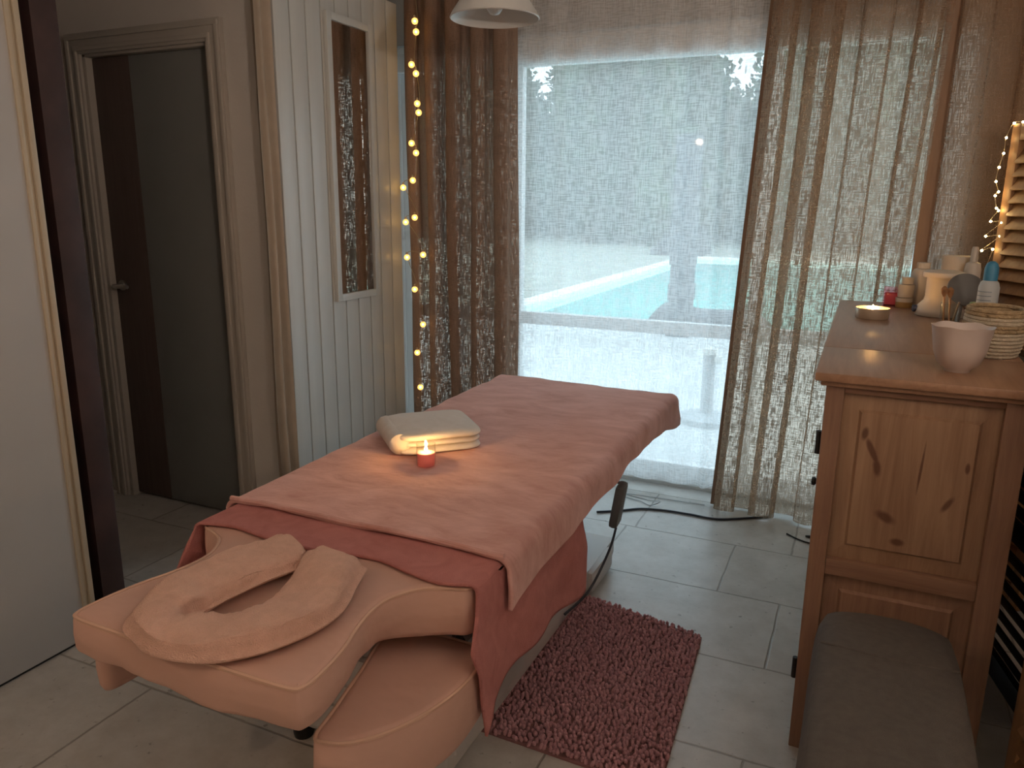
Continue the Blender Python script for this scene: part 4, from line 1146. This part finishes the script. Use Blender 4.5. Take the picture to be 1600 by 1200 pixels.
# covered sun lounger cushion at the pool edge
rk = MB(); 
g = grid(lambda u, v: (-2.50 + 1.5 * u, 9.5 + .7 * v, GZ + .02 + (.25 - .05 * u + .07 * nz(u * 3, v * 2)) * (1 - abs(2 * v - 1) ** 4) * (1 - abs(2 * u - 1) ** 8)), 40, 14)
single('boulder', g, STONE, (-1.8, 9.8, GZ), 'low pale rock at the near edge of the pool', 'rock', solid=.02, angle=180)
# parasol stand on the patio
pc = thing('parasol_stand', (-.95, 5.5, GZ), 'pale parasol stand on the patio just outside the glass', 'parasol stand')
obj('base', MB().lathe([(0, 0), (.20, 0), (.20, .04), (.06, .07), (0, .07)], (-.95, 5.5, GZ), 28), mat('pale_concrete', (.45, .46, .47), .8, .1, 8), pc)
obj('pole', MB().lathe([(0, .06), (.045, .06), (.045, .50), (0, .50)], (-.95, 5.5, GZ), 20), bpy.data.materials['pale_concrete'], pc)
obj('clamp_knob', MB().ball((-.88, 5.47, GZ + .47), .035, 12), COPING, pc)
obj('cap', MB().lathe([(0, .50), (.055, .50), (.055, .54), (0, .545)], (-.95, 5.5, GZ), 20), COPING, pc)

def tree(x, y, h, rx, rz, trunk_h, seed, nleaf, label, m_, lsize=.26):
    rr = random.Random(seed)
    t = thing('garden_tree', (x, y, GZ), label, 'tree', 'trees beyond the pool')
    tk = MB().tube(spline([(x, y, GZ), (x + .1 * rr.uniform(-1, 1), y, trunk_h * .5), (x + .3 * rr.uniform(-1, 1), y, trunk_h + rz * .5)], 10), [.22 - .012 * k for k in range(10)], 10)
    for k in range(5):
        a = rr.uniform(0, 6.3); tk.tube([(x, y, trunk_h * .8), (x + rx * .35 * math.cos(a), y + rx * .35 * math.sin(a), trunk_h + rz * .4), (x + rx * .7 * math.cos(a), y + rx * .7 * math.sin(a), trunk_h + rz * .9)], [.09, .06, .02], 6)
    obj('trunk', tk, BARK, t)
    g = MB(); blobs = [(rr.uniform(-.62, .62), rr.uniform(-.62, .62), rr.uniform(-.75, .7), rr.uniform(.32, .5)) for _ in range(22)]
    zc = trunk_h + rz
    ico = bmesh.new(); bmesh.ops.create_icosphere(ico, subdivisions=3, radius=1)
    for b in blobs[:14]:
        T = Matrix.Translation((x + b[0] * rx * .85, y + b[1] * rx * .85, max(GZ + .2, zc + b[2] * rz * .85))) @ Matrix.Diagonal((rx * b[3], rx * b[3], rz * b[3], 1))
        c = ico.copy()
        for v in c.verts: v.co *= 1 + .35 * nz(v.co.x * 3 + b[0] * 9, v.co.y * 3, v.co.z * 3 + seed)
        g.bm(c, T)
    ico.free()
    for k in range(nleaf):
        b = rr.choice(blobs)
        d = Vector((rr.gauss(0, 1), rr.gauss(0, 1), rr.gauss(0, 1))).normalized() * b[3] * rr.uniform(.85, 1.25)
        c = Vector((x + (b[0] + d.x) * rx, y + (b[1] + d.y) * rx, max(GZ + .1, zc + (b[2] + d.z) * rz)))
        a1, a2 = rr.uniform(0, 6.3), rr.uniform(-1.2, 1.2); s = lsize * rr.uniform(.6, 1.3)
        u = Vector((math.cos(a1), math.sin(a1), a2 * .5)).normalized() * s; w = u.cross(Vector((rr.uniform(-1, 1), rr.uniform(-1, 1), 1))).normalized() * s * .5
        g.add([c - u, c + w, c + u, c - w], [(0, 1, 2, 3)])
    obj('foliage', g, m_, t, smooth=False)
TX = [(-20.9, .2, 3.3), (-17.4, .3, 3.3), (-14.3, .2, 3.2), (-10.0, .3, 3.6), (-6.7, .2, 3.5), (-2.7, .3, 3.4), (.6, .2, 3.3), (3.9, .3, 3.5), (7.2, .2, 3.3)]
LB = ['tree glimpsed beyond the pool through the left brown curtain', 'lower leafy tree beyond the pool at the left edge of the glass', 'bushy tree beyond the pool left of the middle of the glass', 'tall dense tree beyond the pool in the middle of the glass', 'dense tree rising right behind the garden steps', 'dense tree beyond the pool behind the stone pillar', 'lower tree beyond the pool at the edge of the right curtain', 'tree glimpsed beyond the pool through the right linen curtain', 'tree beyond the pool hidden far behind the right linen curtain']
for k, (x, th, rz) in enumerate(TX):
    tree(x, 29, 0, 1.34, rz, th, 40 + k, 3600, LB[k], LEAFM if k % 2 else LEAFM2)
def hedge_h(x): return 7.7 - 2.4 * math.exp(-((x + 13.4) / 1.0) ** 2) - 2.6 * math.exp(-((x + 5.1) / .8) ** 2) + .5 * nz(x * 1.3, 3)
def hedge_pt(u, v):
    x = -30 + 44 * u
    return (x, 33.2 + .8 * nz(u * 60, v * 9, 1) - 1.2 * math.sin(PI * min(1, v * 1.4)), GZ + hedge_h(x) * v)
hg = grid(hedge_pt, 240, 20)
rr = random.Random(77)
for k in range(7000):
    u, v = rr.uniform(.2, .85), 1.06 - .5 * rr.random() ** 2
    c = Vector(hedge_pt(u, v)) + Vector((rr.gauss(0, .2), -rr.uniform(0, .6), rr.gauss(0, .12)))
    d1_ = Vector((rr.gauss(0, 1), rr.gauss(0, .6), rr.gauss(0, 1))).normalized() * rr.uniform(.1, .26); d2_ = d1_.cross(Vector((rr.gauss(0, .5), 1, rr.gauss(0, .5)))).normalized() * d1_.length * .5
    hg.add([c - d1_, c + d2_, c + d1_, c - d2_], [(0, 1, 2, 3)])
single('hedge', hg, LEAFM, (-8, 33.2, GZ), 'tall dark hedge closing the garden behind the trees', 'hedge', angle=180)
